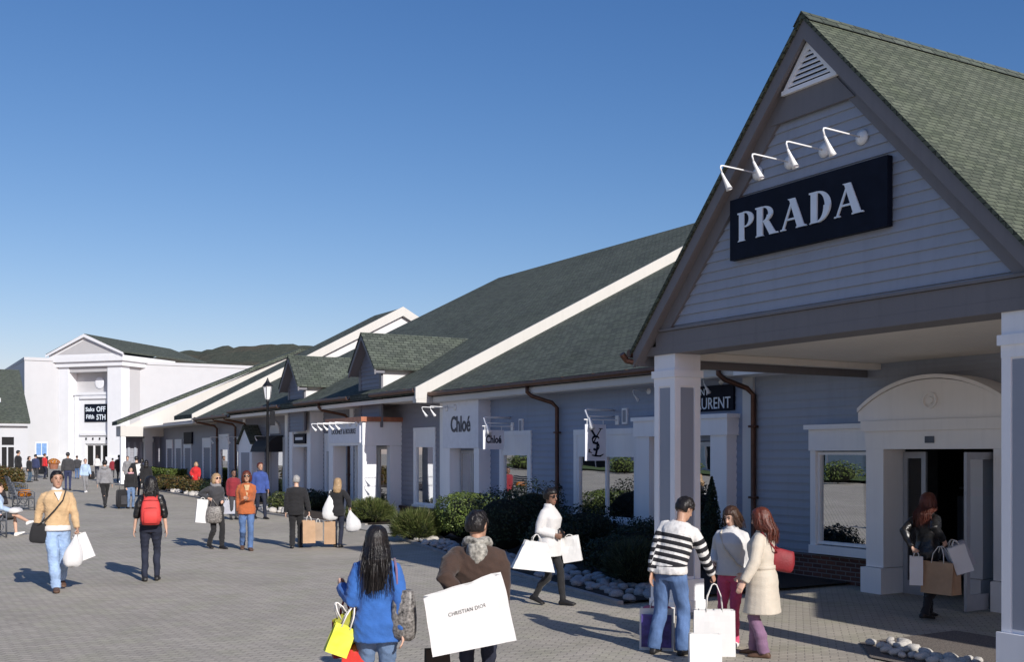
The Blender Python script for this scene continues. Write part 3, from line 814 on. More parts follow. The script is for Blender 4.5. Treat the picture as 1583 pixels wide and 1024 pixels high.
ribbon(sp, [.02+.028*abs(math.sin(i*.45)) for i in range(len(sp))])
ribbon([(.045, .02), (.03, -.15), (.0, -.27)], [.035, .045, .045]); ribbon([(-.10, -.27), (.0, -.285), (.12, -.29), (.20, -.25)], [.02, .035, .035, .014]); ribbon([(-.16, -.14), (-.17, -.20), (-.10, -.22)], [.03, .03, .015])
mg.build('lettering', 'sign_black', t)
t = blade(13.12, 13.72, 23.8, 2.36, 2.84, 'small grey hanging sign with dark name lettering beside the pale sign box')
text_mb('Chloé', .44, .20, .006, fy(23.779, 13.20, 2.51), .03).build('lettering', 'sign_ink', t)
t = thing('shop_sign', 'black wall sign with pale capitals seen between square pillar and brown downspout', 'sign', (13.96, 16.6, 2.95))
MB().box(13.93, 13.985, 15.55, 16.9, 3.07, 3.56).build('sign_board', 'sign_black', t)
text_mb('LAURENT', 1.12, .22, .010, fx(13.928, 16.74, 3.11), .0).build('lettering', 'sign_white', t)
text_mb('SAINT', .5, .13, .010, fx(13.928, 16.74, 3.38), .0).build('lettering', 'sign_white', t)
gooseneck(14.0, 15.95, 3.64, .45, .16, 'white gooseneck lamp over the black wall sign behind the square pillar', None, rr=.9)
gooseneck(14.0, 18.2, 3.55, .42, .12, 'small white spotlight under the eave left of the square pillar', None, rr=.8)
for k, (y, z, lab) in enumerate(((19.0, 3.06, 'small grey notice plate right of the monogram sign'), (23.35, 2.95, 'small grey notice plate right of the small hanging sign'))):
    t = thing('wall_plate', lab, 'plate', (13.97, y, z))
    MB().box(13.94, 13.985, y-.09, y+.09, z-.17, z+.17).build('plate', 'pale_trim', t); MB().box(13.934, 13.939, y-.055, y+.055, z-.13, z+.13).build('plate_face', 'column_panel', t)
for k, y in enumerate((26.75, 26.25)):
    gooseneck(13.62, y, 3.50, .75, .16, ['left', 'right'][k] + ' one of the two white lamps on the pale projecting sign box', 'lamps on the pale sign box', rr=1.0)

# ------------------------------------------------------------------ 3. grey store with two dormers
sb = thing('store_building', 'grey clapboard store with two small dormers on its green roof', 'store', (14, 39, .3))
holesB = [(28.25, 29.5, .75, 2.5), (31.0, 33.3, -.1, 2.5), (35.4, 36.9, .7, 2.4), (37.6, 39.1, -.1, 2.5), (41.6, 43.4, .4, 2.5), (44.3, 45.5, -.1, 2.3), (47.2, 48.2, .2, 2.4), (49.3, 50.6, .2, 2.5)]
wB = MB(); wB.siding_rect('x', 14.0, 27.3, 51.4, .55, 4.05, holes=[(a, b, max(c, .55), d) for a, b, c, d in holesB]); wB.flat_rect('X', 13.99, 27.3, 51.4, -.1, 4.05, holes=holesB)
wB.build('wall', 'grey_siding', sb)
bb = MB(); bb.box(13.93, 13.985, 27.3, 30.7, 0, .62); bb.box(13.89, 13.985, 27.3, 30.7, .60, .68); bb.build('brick_base', 'red_brick', sb)
for y in (27.5, 34.3, 41.0, 46.6): MB().box(13.94, 13.998, y, y+.32, .66, 3.85).build('corner_board', 'pale_trim', sb)
window(sb, 14.0, 28.25, 29.5, .75, 2.5, fr=.06, head=.42, casing=.10, room='room_wall')
window(sb, 14.0, 35.4, 36.9, .7, 2.4, fr=.06, head=.45, casing=.12, mull=(36.1,), room='room_wall')
window(sb, 14.0, 41.6, 43.4, .4, 2.5, fr=.06, head=.2, casing=.2, mat='white_paint')
window(sb, 14.0, 47.2, 48.2, .2, 2.4, fr=.06, head=.5, casing=.1, mull=(47.7,)); window(sb, 14.0, 49.3, 50.6, .2, 2.5, fr=.06, head=.5, casing=.15)
# projecting entrance portal with sign panel
po = MB(); po.box(12.70, 13.995, 30.5, 33.35, 2.50, 3.22)
po.box(12.71, 13.15, 30.51, 30.9, .2, 2.496); po.box(12.71, 13.15, 32.95, 33.34, .2, 2.496); po.box(13.6, 13.99, 30.52, 30.75, .2, 2.494); po.box(13.6, 13.99, 33.1, 33.33, .2, 2.494)
po.build('entrance_portal', 'pale_trim', sb)
MB().box(12.62, 14.0, 30.42, 33.42, 3.222, 3.36).build('portal_cornice', 'copper_edge', sb)
glass_door(sb, 13.97, 31.02, 33.28, .28, 2.48, 2)
# second bay under the far dormer
ba = MB(); ba.box(13.5, 13.995, 37.2, 37.55, .3, 3.75); ba.box(13.5, 13.995, 39.15, 39.5, .3, 3.75); ba.box(13.55, 13.99, 37.55, 39.15, 2.5, 3.1)
ba.build('entrance_portal', 'pale_trim', sb)
glass_door(sb, 13.95, 37.6, 39.1, .36, 2.48, 2)
# small gabled porch
sp_ = MB(); sp_.prism([(13.45, 44.0, .3), (13.45, 45.8, .3), (13.45, 45.8, 2.7), (13.45, 44.9, 3.38), (13.45, 44.0, 2.7)], (.54, 0, 0)); SPP = sp_.build('porch', 'pale_trim', sb)
MB().box(13.43, 13.449, 44.35, 45.45, .36, 2.3).build('door', 'column_panel', SPP)
for s in (-1, 1):
    MB().prism([(13.35, 44.9, 3.46), (13.35, 44.9+s*1.0, 2.7), (14.0, 44.9+s*1.0, 2.7), (14.0, 44.9, 3.46)], (0, 0, -.06)).build('roof', 'shingles', SPP)
# arched window head and black awning
ar = MB(); ar.prism([(13.92, 42.55+.62*math.cos(RAD(a)), 3.05+.5*math.sin(RAD(a))) for a in range(0, 181, 15)], (.07, 0, 0)); ar.build('arch_panel', 'white_paint', sb)
aw = MB(); ring = [(.0, 2.98), (-.25, 2.93), (-.5, 2.78), (-.68, 2.55), (-.74, 2.32)]
aw.loft([[(13.97+a, 41.6, z) for a, z in ring] + [(13.97, 41.6, 2.32)], [(13.97+a, 43.5, z) for a, z in ring] + [(13.97, 43.5, 2.32)]])
aw.build('awning', 'awning_black', sb)
# roofs
ZE = zB(12.98)
slope_roof(sb, [(12.98, 27.3, ZE), (12.98, 45.6, ZE), (26, 45.6, zB(26)), (26, 27.3, zB(26))], .18)
slope_roof(sb, [(26, 27.3, zB(26)), (26, 45.6, zB(26)), (39, 45.6, zB(13)), (39, 27.3, zB(13))], .18)
slope_roof(sb, [(12.98, 45.62, ZE-.16), (12.98, 51.25, ZE-.16), (18.9, 51.25, zB(18.9)-.28), (18.9, 45.62, zB(18.9)-.28)], .16)
MB().poly([(13.4, 45.5, 3.9), (26, 45.5, zB(26)-.2), (38, 45.5, 3.9)]).build('gable_wall', 'cream_paint', sb)
rb = MB(); rb.prism([(12.90, 27.22, ZE+.0), (26, 27.22, zB(26)+.04), (26, 27.22, zB(26)-.36), (13.18, 27.22, zB(13.18)-.40), (12.90, 27.22, zB(12.9)-.28)], (0, .075, 0)); rb.box(12.92, 13.5, 27.225, 27.45, 3.66, 3.84); rb.build('rake_board', 'cream_paint', sb)
fb = MB(); fb.box(13.02, 13.06, 27.46, 51.2, 3.74, 3.86); fb.box(13.06, 13.985, 27.46, 51.2, 3.76, 3.80); fb.build('fascia', 'soffit', sb)
gutter(sb, 12.92, 27.3, 30.4, 4.0); gutter(sb, 12.92, 32.2, 37.2, 4.0); gutter(sb, 12.92, 39.0, 45.6, 4.0); gutter(sb, 12.92, 45.63, 51.2, 3.85)
for y in (34.6, 46.2, 47.9, 50.9): downspout(sb, 13.90, y, 3.95, .4, xg=12.95, dy=.3)
def dormer(Yc, hw=.80, xf=13.3, zr=6.08, ze=4.98):
    d = MB(); za = 3.05
    zri = zr-.16
    d.siding('x', xf, [(Yc-hw, za), (Yc+hw, za), (Yc+hw, ze), (Yc, zri), (Yc-hw, ze)], board=.13)
    F = d.build('dormer', 'dusty_panel', sb)
    c = MB(); xr = 13.38+(ze-4.28)/SLOPE
    c.poly([(xf, Yc-hw, 3.9), (xf, Yc-hw, ze), (xr+.3, Yc-hw, ze), (xr+.3, Yc-hw, ze-.05), (14.0, Yc-hw, 3.9)]); c.build('dormer_cheek', 'white_paint', F); c = MB(); c.poly([(xf, Yc+hw, 3.9), (xf, Yc+hw, ze), (xr+.3, Yc+hw, ze), (14.0, Yc+hw, 3.9)])
    c.build('dormer_cheek', 'white_paint', F)
    tr = MB(); 
    for s in (-1, 1):
        tr.box(xf-.03, xf+.03, Yc+s*hw-.09, Yc+s*hw+.09, za, ze)
        tr.prism([(xf-.32, Yc, zr-.02), (xf-.32, Yc+s*(hw+.24), ze-.08), (xf-.32, Yc+s*(hw+.24), ze-.26), (xf-.32, Yc, zr-.20)], (.05, 0, 0))
        tr.prism([(xf-.27, Yc, zr-.12), (xf-.27, Yc+s*(hw+.22), ze-.18), (xf-.27, Yc+s*(hw+.22), ze-.22), (xf-.27, Yc, zr-.16)], (.3, 0, 0))
    tr.build('dormer_trim', 'dormer_grey', F)
    ea = MB(); ea.box(xf-.27, xr+.25, Yc-hw-.20, Yc-hw-.01, ze-.09, ze-.02); ea.build('dormer_eave', 'cream_paint', F)
    xb = 13.38+(zr-4.28)/SLOPE+.1
    for s in (-1, 1):
        k = (zr-ze)/hw if False else 0
        yo = Yc+s*(hw+.25); xe = 13.38+(ze-.10-4.28)/SLOPE
        MB().prism([(xf-.34, Yc, zr+.02), (xf-.34, yo, ze-.04), (xe+.1, yo, ze-.04), (xb, Yc, zr+.02)], (0, 0, -.07)).build('dormer_roof', 'shingles', F)
dormer(31.3, zr=5.97, ze=4.90); dormer(38.1, zr=5.80, ze=4.74)
t = thing('shop_sign', 'grey panel with dark capitals on the entrance portal under the nearer dormer', 'sign', (12.68, 32, 2.6))
MB().box(12.67, 12.698, 30.65, 33.2, 2.58, 3.16).build('sign_board', 'sign_grey', t)
text_mb('DOONEY & BOURKE', 2.0, .16, .008, fx(12.668, 32.95, 2.86), .01).build('lettering', 'sign_ink', t)
for k in range(5):
    gooseneck(12.68, 30.9+k*.5, 3.18, .70, .12, ['rightmost', 'second from right', 'middle', 'second from left', 'leftmost'][k] + ' of five white lamps over the grey portal sign', 'lamps over the portal sign', rr=1.1)
t = thing('shop_sign', 'small dark sign over the doorway beneath the farther dormer', 'sign', (13.5, 38.3, 2.7))
MB().box(13.48, 13.549, 37.75, 38.95, 2.62, 2.98).build('sign_board', 'sign_black', t); MB().box(13.47, 13.478, 37.95, 38.75, 2.75, 2.85).build('sign_border', 'sign_grey', t)
for (y, z, lab) in ((43.4, 2.95, 'white bracket lamp above the black awning'), (47.5, 2.98, 'white bracket lamp right of a far downspout'), (50.2, 3.0, 'white bracket lamp over the far blue doorway')):
    gooseneck(14.0, y, z, .6, .2, lab, 'bracket lamps on the far shop fronts', rr=1.3)

# ------------------------------------------------------------------ 4. far stores of the row
def zC(x): return 4.16 + .53*(x-13.0)
sc_ = thing('store_building', 'far store with white gable and long green roof beyond the dormers', 'store', (14, 54, .5))
MB().siding_rect('x', 14.0, 51.4, 63, .3, 3.95).build('wall', 'grey_siding', sc_)
slope_roof(sc_, [(12.9, 51.4, zC(12.9)), (12.9, 55.0, zC(12.9)), (23.6, 55.0, zC(23.6)), (23.6, 51.4, zC(23.6))], .2)
slope_roof(sc_, [(23.6, 51.4, zC(23.6)), (23.6, 55.0, zC(23.6)), (34, 55.0, zC(13.2)), (34, 51.4, zC(13.2))], .2)
MB().poly([(13.2, 51.5, 3.9), (23.6, 51.5, zC(23.6)-.2), (33.8, 51.5, 3.9)]).build('gable_wall', 'white_paint', sc_)
rc = MB()
rc.prism([(12.85, 51.28, zC(12.85)+.02), (23.6, 51.28, zC(23.6)+.05), (23.6, 51.28, zC(23.6)-.42), (12.85, 51.28, zC(12.85)-.34)], (0, .11, 0)); rc.prism([(34.3, 51.28, zC(12.9)+.02), (23.6, 51.28, zC(23.6)+.05), (23.6, 51.28, zC(23.6)-.42), (34.3, 51.28, zC(12.9)-.34)], (0, .11, 0))
rc.build('rake_board', 'cream_paint', sc_)
MB().box(12.9, 14.0, 51.3, 62, 3.66, 3.74).build('eave_soffit', 'soffit', sc_)
for y0, y1 in ((52.3, 53.6), (56.0, 57.3), (58.0, 59.2), (60, 61.2)): window(sc_, 14.0, y0, y1, .7, 2.6, fr=.06, head=.3, casing=.12)
t = thing('shop_sign', 'dark square wall sign in the shade under the farthest eave', 'sign', (13.95, 56, 2.9)); MB().box(13.90, 13.985, 55.6, 57.2, 2.75, 3.35).build('sign_board', 'sign_black', t)
sd = thing('store_building', 'farthest cream gabled store of the row with open porch corner', 'store', (13, 66, .6))
def zD(x): return 4.05 + .43*(x-11.6)
MB().poly([(12.0, 62.2, 3.75), (22, 62.2, zD(22)-.1), (32, 62.2, 3.75)]).build('gable_wall', 'cream_paint', sd)
slope_roof(sd, [(11.5, 62.0, zD(11.5)), (11.5, 63.4, zD(11.5)), (22, 63.4, zD(22)), (22, 62.0, zD(22))], .2); slope_roof(sd, [(22, 62.0, zD(22)), (22, 63.4, zD(22)), (32.5, 63.4, zD(11.5)), (32.5, 62.0, zD(11.5))], .2)
ps = MB(); ps.box(11.7, 14.2, 62.05, 62.35, 3.2, 3.76); ps.box(11.7, 12.0, 62.36, 63.3, 3.2, 3.76); ps.build('porch_beam', 'cream_paint', sd)
pc = MB(); pc.box(13.0, 13.4, 62.1, 62.5, .4, 3.2); pc.box(12.95, 13.45, 62.05, 62.55, 2.9, 3.1); pc.build('pillar', 'cream_paint', sd)
pc = MB(); pc.box(11.72, 11.98, 62.1, 62.36, .4, 3.2); pc.build('pillar', 'pale_trim', sd)
MB().siding_rect('y', 63.3, 12.0, 32, .3, 3.8).build('wall', 'grey_siding', sd)
for k in range(5): MB().box(12.3+k*.34, 12.42+k*.34, 63.2, 63.28, .55, 2.9).build('batten', 'column_panel', sd)

# ------------------------------------------------------------------ 5. department store closing the view
class RMB(MB):
    """mesh builder in a turned frame"""
    def __init__(s, o, ang): super().__init__(); s.o = Vector(o); s.R = Matrix.Rotation(ang, 3, 'Z')
    def build(s, *a, **k):
        s.v = [tuple(s.o + s.R @ Vector(p)) for p in s.v]; return super().build(*a, **k)
G5 = .9
ds = thing('department_store', 'big white department store with pedimented portico closing the far end of the walk', 'department store', (22, 134, G5))
mw = MB(); mw.box(15.0, 26, 135, 170, G5-.3, 12.9); mw.box(14.95, 26, 134.9, 170.1, 12.9, 13.25); mw.box(26.1, 60, 130.6, 170, G5-.3, 12.6); mw.box(26.05, 60.05, 130.5, 170.1, 12.6, 12.95); mw.build('wall', 'bright_stucco', ds)
O5 = (21.3, 131.85, 0); A5 = RAD(-49.6)
k = RMB(O5, A5)
for a, b in ((-4.5, -2.7), (2.7, 4.6)): k.box(a, b, 0, 1.4, G5-.3, 12.2); k.box(a-.15, b+.15, -.15, 1.5, G5-.3, 1.9)
k.build('pillar', 'portico_white', ds)
k = RMB(O5, A5); k.box(-4.85, 4.95, -.25, 9, 12.2, 12.75); k.box(-5.1, 5.2, -.5, 9, 12.75, 13.35)
k.prism([(-5.1, -.45, 13.36), (5.2, -.45, 13.36), (5.2, -.45, 13.65), (.05, -.45, 15.75), (-5.1, -.45, 13.65)], (0, .2, 0)); k.build('pediment', 'portico_white', ds)
k = RMB(O5, A5); k.prism([(-3.9, -.46, 13.62), (4.0, -.46, 13.62), (.05, -.46, 15.25)], (0, -.01, 0)); k.build('pediment_panel', 'grey_stucco', ds)
k = RMB(O5, A5)
for s in (-1, 1): k.prism([(.05, -.7, 15.9), (.05+s*5.4, -.7, 13.72), (.05+s*5.4, 15, 13.72), (.05, 15, 15.6)], (0, 0, -.15))
k.build('roof', 'shingles', ds)
k = RMB(O5, A5)
for s in (-1, 1): k.prism([(.05, -.72, 15.86), (.05+s*5.4, -.72, 13.6), (.05+s*5.4, -.72, 13.35), (.05, -.72, 15.5)], (0, -.06, 0))
k.build('rake_board', 'portico_white', ds)
k = RMB(O5, A5); k.box(-2.7, 2.7, 1.3, 1.5, 9.05, 12.2); k.box(-4.4, -4.2, 1.4, 9, G5, 12.2); k.box(4.3, 4.5, 1.4, 9, G5, 12.2); k.box(-2.7, 2.7, .1, 1.4, 11.6, 12.19); k.build('recess_wall', 'grey_stucco', ds)
k = RMB(O5, A5); k.lathe((.6, 1.28, 10.4), [(0, 0), (.62, 0), (.66, -.06), (.5, -.1), (0, -.1)], 20, 'y'); k.build('medallion', 'portico_white', ds)
k = RMB(O5, A5); k.box(-2.5, 2.68, .7, 1.45, 3.4, 9.0); k.box(-2.5, -1.0, .7, 1.45, G5, 3.4); k.box(2.2, 2.68, .7, 1.45, G5, 3.4); k.box(-2.6, 2.69, .55, 1.45, 9.0, 9.3)
k.box(-1.6, 2.5, .5, .698, 8.55, 8.85); k.box(-1.6, 2.5, .5, .698, 4.35, 4.65); k.build('entrance_portal', 'portico_white', ds)
k = RMB(O5, A5)
for i in range(3):
    x0 = -.98+i*1.06; k.box(x0, x0+.1, .9, 1.0, G5, 3.38); k.box(x0+.96, x0+1.04, .9, 1.0, G5, 3.38); k.box(x0+.1, x0+.96, .9, 1.0, 3.2, 3.38)
D5 = k.build('door', 'portico_white', ds)
k = RMB(O5, A5); k.quad((-1, 1.02, G5), (2.2, 1.02, G5), (2.2, 1.02, 3.38), (-1, 1.02, 3.38)); k.build('pane', 'dark_room', D5)
k = RMB(O5, A5)
for i in range(4): k.box(-.9+i*.95, -.75+i*.95, .62, .698, 3.85, 4.1)
k.build('downlight', 'iron_black', ds)
t = thing('shop_sign', 'square black and white sign panel on the white portico far away', 'sign', tuple(Vector(O5)+Matrix.Rotation(A5, 3, 'Z') @ Vector((.5, .6, 6)))) 
k = RMB(O5, A5); k.box(-1.0, 2.1, .6, .69, 5.9, 7.95); k.build('sign_board', 'sign_black', t)
def ft(xl, z0): return lambda a, b, o: (xl+a, .6-o, z0+b)
for txt, xx, zz, ww, hh in (('OFF', .68, 7.05, 1.25, .62), ('5TH', .68, 6.12, 1.25, .62), ('Saks', -.85, 7.1, 1.25, .5), ('Fifth', -.75, 6.25, 1.1, .5)):
    q = text_mb(txt, ww, hh, .01, ft(xx, zz), .02); r_ = RMB(O5, A5); r_.v, r_.f, r_.m = q.v, q.f, q.m; r_.build('lettering', 'sign_white', t)
# lantern on the white wall
t = thing('wall_lantern', 'black wall lantern on the white department store wall left of the portico', 'lantern', (14.2, 134.8, 4.6))
k = MB(); k.tube([(14.2, 135, 5.0), (14.2, 134.5, 5.1), (14.2, 134.5, 4.9)], .05, 6); k.lathe((14.2, 134.5, 3.9), [(0, 0), (.15, .05), (.42, .75), (.45, .8), (.1, 1.1), (0, 1.1)], 8); k.build('lantern_body', 'iron_black', t)

# ------------------------------------------------------------------ 6. green roofed building at the far left
sl_ = thing('store_building', 'white storefront under a steep dark green roof at the far left', 'store', (5, 118, .9))
mw = MB(); mw.flat_rect('y', 118.0, -12, 13.4, .5, 5.0, holes=[(10.9, 12.3, .5, 3.9)]); mw.box(-12, 13.6, 117.6, 118.0, 5.0, 5.45); mw.box(8.2, 10.6, 117.5, 117.99, .5, 7.3); mw.box(7.9, 10.9, 117.2, 118.1, 7.3, 7.7)
mw.quad((13.4, 118, .5), (13.4, 126, .5), (13.4, 126, 5), (13.4, 118, 5)); mw.build('wall', 'bright_stucco', sl_)
slope_roof(sl_, [(-12, 117.5, 5.46), (13.6, 117.5, 5.46), (13.6, 127, 11.2), (-12, 127, 11.2)], .2)
k = MB(); k.box(10.9, 11.05, 117.95, 118.05, .5, 3.9); k.box(12.15, 12.3, 117.95, 118.05, .5, 3.9); k.box(11.05, 12.15, 117.95, 118.05, 2.9, 3.1); k.box(11.5, 11.62, 117.95, 118.05, .5, 2.9)
W6 = k.build('window', 'bright_stucco', sl_); MB().quad((10.9, 118.1, .5), (12.3, 118.1, .5), (12.3, 118.1, 3.9), (10.9, 118.1, 3.9)).build('pane', 'dark_room', W6)

# ------------------------------------------------------------------ 7. wing to the right of the porch (outside the frame, shades the doors) and the row across the walk (seen in the windows)
sw = thing('store_building', 'grey clapboard wing beside the porch', 'store', (15, -3, 0))
k = MB(); k.siding_rect('x', 11.45, -10, 1.9, .1, 4.6); k.siding_rect('Y', 1.9, 11.45, 24, .1, 4.6); k.siding_rect('y', -10, 11.45, 24, .1, 4.6); k.build('wall', 'mauve_siding', sw)
slope_roof(sw, [(11.1, -10.4, 4.5), (11.1, 2.15, 4.5), (17.5, 2.15, 7.8), (17.5, -10.4, 7.8)]); slope_roof(sw, [(17.5, -10.4, 7.8), (17.5, 2.15, 7.8), (24.5, 2.15, 4.5), (24.5, -10.4, 4.5)])
k = MB(); k.poly([(11.45, 1.88, 4.5), (24, 1.88, 4.5), (17.5, 1.88, 7.6)]); k.build('gable_wall', 'mauve_siding', sw); k = MB(); k.poly([(11.45, -9.98, 4.5), (24, -9.98, 4.5), (17.5, -9.98, 7.6)]); k.build('gable_wall', 'mauve_siding', sw)
so = thing('store_building', 'long pale store row across the walk', 'store', (-32, 55, 0))
k = MB(); k.siding_rect('X', -31, 16, 100, .2, 4.3, holes=[(20+i*9, 24+i*9, .9, 2.8) for i in range(9)]); k.siding_rect('y', 16, -46, -31, .1, 4.3); k.build('wall', 'white_paint', so)
for i in range(9):
    f = MB(); y0 = 20+i*9
    for a, b in ((y0, y0+.1), (y0+1.95, y0+2.05), (y0+3.9, y0+4)): f.box(-31.05, -30.9, a, b, .9, 2.8)
    f.box(-31.05, -30.9, y0, y0+4, 2.8, 2.9)
    W_ = f.build('window', 'pale_trim', so); MB().quad((-31.02, y0, .9), (-31.02, y0+4, .9), (-31.02, y0+4, 2.8), (-31.02, y0, 2.8)).build('pane', 'dark_room', W_)
slope_roof(so, [(-30.3, 15.6, 4.2), (-30.3, 100.4, 4.2), (-38.5, 100.4, 8.4), (-38.5, 15.6, 8.4)]); slope_roof(so, [(-38.5, 15.6, 8.4), (-38.5, 100.4, 8.4), (-46.7, 100.4, 4.2), (-46.7, 15.6, 4.2)])
MB().poly([(-31, 16.02, 4.2), (-46, 16.02, 4.2), (-38.5, 16.02, 8.2)]).build('gable_wall', 'white_paint', so)
mbp = MB(); mbp.poly([(-30.9, 16, zg(16)+.2), (-24, 16, zg(16)+.2), (-24, 100, 1.1), (-30.9, 100, 1.1)]); tag(mbp.build('lawn', 'grass_lawn'), kind='structure')
# ================================================================== PLANTS, ROCKS, STREET FURNITURE
rnd = random.Random(11)
def leaf_quads(mb, pts, size, up=0.3, asp=0.55):
    for p, nrm in pts:
        a = Vector((rnd.gauss(0,1), rnd.gauss(0,1), rnd.gauss(0,1))).normalized()
        n = (Vector(nrm) + a*0.9 + Vector((0,0,up))).normalized()
        t = n.cross(Vector((rnd.gauss(0,1), rnd.gauss(0,1), rnd.gauss(0,1))))
        if t.length < 1e-4: continue
        t.normalize(); b = n.cross(t)
        s = size*rnd.uniform(.6, 1.3); p = Vector(p)
        mb.add([p-t*s*.5, p-b*s*asp*.5+t*s*.05, p+t*s*.5, p+b*s*asp*.5+t*s*.05], [(0,1,2,3)])
def shrub(name, label, c, r, n, leaf, m, cat='shrub', group=None, shape='round', lump=.28, seed=0, core=.72, spiky=False):
    x, y = c; z0 = zg(y)
    t = thing(name, label, cat, (x, y, z0), group); t['kind'] = 'thing'
    mb = MB(); pts = []
    off = Vector((seed*3.1, seed*1.7, seed*.9))
    while len(pts) < n:
        d = Vector((rnd.gauss(0,1), rnd.gauss(0,1), rnd.gauss(0,1))).normalized()
        if d.z < -.55: continue
        k = 1 + lump*noise.noise(d*2.3+off) + lump*.5*noise.noise(d*6+off)
        u = rnd.random()**.35
        k *= (.62+.38*u)
        if shape == 'box':
            mx = max(abs(d.x), abs(d.y), abs(d.z)); dd = d*(.55+.45/mx*.8)
        elif shape == 'cone':
            hgt = rnd.random()**1.4; a = rnd.uniform(0, 6.283); rr = (1-hgt)**.8*(.75+.25*rnd.random())*(1+lump*noise.noise(Vector((a*1.2, hgt*5, seed))))
            pts.append(((x+r[0]*rr*math.cos(a), y+r[1]*rr*math.sin(a), z0+.12+2*r[2]*hgt), (math.cos(a), math.sin(a), .4))); continue
        else: dd = d
        p = (x+dd.x*r[0]*k, y+dd.y*r[1]*k, z0+r[2]*.92+dd.z*r[2]*k)
        if p[2] < z0+.02: continue
        pts.append((p, d))
    if spiky:
        for p, d in pts:
            p = Vector(p); q = Vector((x, y, z0)); w = (p-q).normalized(); l = rnd.uniform(.10, .22)
            e = p + (w*.8+Vector((rnd.gauss(0,.3), rnd.gauss(0,.3), rnd.uniform(-.5,.5)))).normalized()*l
            s_ = w.cross(Vector((rnd.gauss(0,1), rnd.gauss(0,1), rnd.gauss(0,1)))).normalized()*.009
            mb.add([p-s_, p+s_, e], [(0,1,2)])
    else: leaf_quads(mb, pts, leaf)
    mb.build('foliage', m, t)
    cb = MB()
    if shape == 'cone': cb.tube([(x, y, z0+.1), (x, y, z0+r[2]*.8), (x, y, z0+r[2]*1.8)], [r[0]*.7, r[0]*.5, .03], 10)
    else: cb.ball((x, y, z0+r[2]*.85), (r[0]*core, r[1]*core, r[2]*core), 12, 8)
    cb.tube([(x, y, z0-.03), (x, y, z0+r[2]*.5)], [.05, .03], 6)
    cb.build('stem', 'dark_core', t, True)  # dark filler core painted as shade among the leaves, plus a short trunk
    return t
shrub('boxwood_shrub', 'big sunlit clipped boxwood before the pale sign box entrance', (12.0, 22.5), (.80, .80, .64), 7500, .055, 'boxwood', seed=1, shape='box', lump=.22)
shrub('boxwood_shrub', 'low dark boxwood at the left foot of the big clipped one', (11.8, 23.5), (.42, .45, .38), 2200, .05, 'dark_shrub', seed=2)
shrub('ornamental_grass', 'round tufty grassy shrub among the sunlit pale rocks', (11.0, 23.2), (.55, .55, .36), 5200, .05, 'grassy_shrub', seed=3, spiky=True)
shrub('ornamental_grass', 'low spreading green shrub just beyond the concrete path', (12.3, 29.0), (.62, .7, .34), 4200, .05, 'grassy_shrub', seed=4, spiky=True)
shrub('boxwood_shrub', 'dark leafy shrub behind the low spreading one beyond the path', (12.9, 30.1), (.5, .6, .36), 2400, .055, 'boxwood', seed=5)
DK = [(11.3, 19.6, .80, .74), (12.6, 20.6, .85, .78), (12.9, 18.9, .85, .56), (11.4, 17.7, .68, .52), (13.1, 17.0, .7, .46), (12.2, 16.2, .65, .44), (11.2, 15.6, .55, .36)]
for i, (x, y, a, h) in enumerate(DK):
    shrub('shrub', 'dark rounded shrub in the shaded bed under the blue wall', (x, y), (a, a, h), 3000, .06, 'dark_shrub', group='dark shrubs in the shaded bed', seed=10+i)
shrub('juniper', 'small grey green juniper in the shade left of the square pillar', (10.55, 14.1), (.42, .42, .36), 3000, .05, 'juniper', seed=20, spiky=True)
shrub('cone_evergreen', 'narrow dark cone shaped evergreen by the brown downspout behind the pillar', (13.15, 15.25), (.33, .33, .80), 4200, .05, 'dark_shrub', cat='evergreen', seed=21, shape='cone')
shrub('boxwood_shrub', 'small bright green shrub by pale stones near the lamp post', (11.75, 35.3), (.42, .42, .36), 2000, .05, 'grassy_shrub', seed=22)
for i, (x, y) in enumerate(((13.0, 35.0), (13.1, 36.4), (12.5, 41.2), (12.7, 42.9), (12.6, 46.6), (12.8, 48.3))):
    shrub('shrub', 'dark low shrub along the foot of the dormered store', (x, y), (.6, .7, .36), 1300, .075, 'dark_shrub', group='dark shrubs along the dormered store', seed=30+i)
hd = thing('hedge', 'long clipped green hedge before the far porch', 'hedge', (12.6, 57, zg(57))); hd['kind'] = 'thing'
mb = MB(); pts = []
for _ in range(6500):
    y = rnd.uniform(53.6, 60.5); side = rnd.random()
    z = zg(y)
    if side < .45: p = (12.1+rnd.uniform(-.1, 1.1), y, z+.92+rnd.uniform(-.1, .06)+.05*noise.noise(Vector((y, 0, 0)))); n_ = (0, 0, 1)
    elif side < .8: p = (12.05+rnd.uniform(-.06, .1), y, z+rnd.uniform(.05, .95)); n_ = (-1, 0, 0)
    else: p = (12.1+rnd.uniform(0, 1.1), 53.6+rnd.uniform(-.06, .1), z+rnd.uniform(.05, .95)); n_ = (0, -1, 0)
    pts.append((p, n_))
leaf_quads(mb, pts, .11); mb.build('foliage', 'boxwood', hd); MB().box(12.15, 13.1, 53.7, 60.4, .4, zg(57)+.85).build('stem', 'dark_core', hd)  # dark box inside the hedge stands in for its inner shade
for i, (x, y, a, h) in enumerate(((12.2, 50.6, .7, .40), (11.9, 52.3, .75, .42), (12.3, 48.6, .6, .38))):
    shrub('shrub', ['nearest', 'middle'][0] and 'reddish brown autumn shrub along the pale stones before the far hedge', (x, y), (a, a*1.1, h), 1600, .085, 'autumn_shrub', group='autumn shrubs before the far hedge', seed=50+i)
hl = thing('hedge', 'brownish clipped hedge at the left edge beyond the benches', 'hedge', (5.4, 60, zg(60))); hl['kind'] = 'thing'
mb = MB(); pts = []
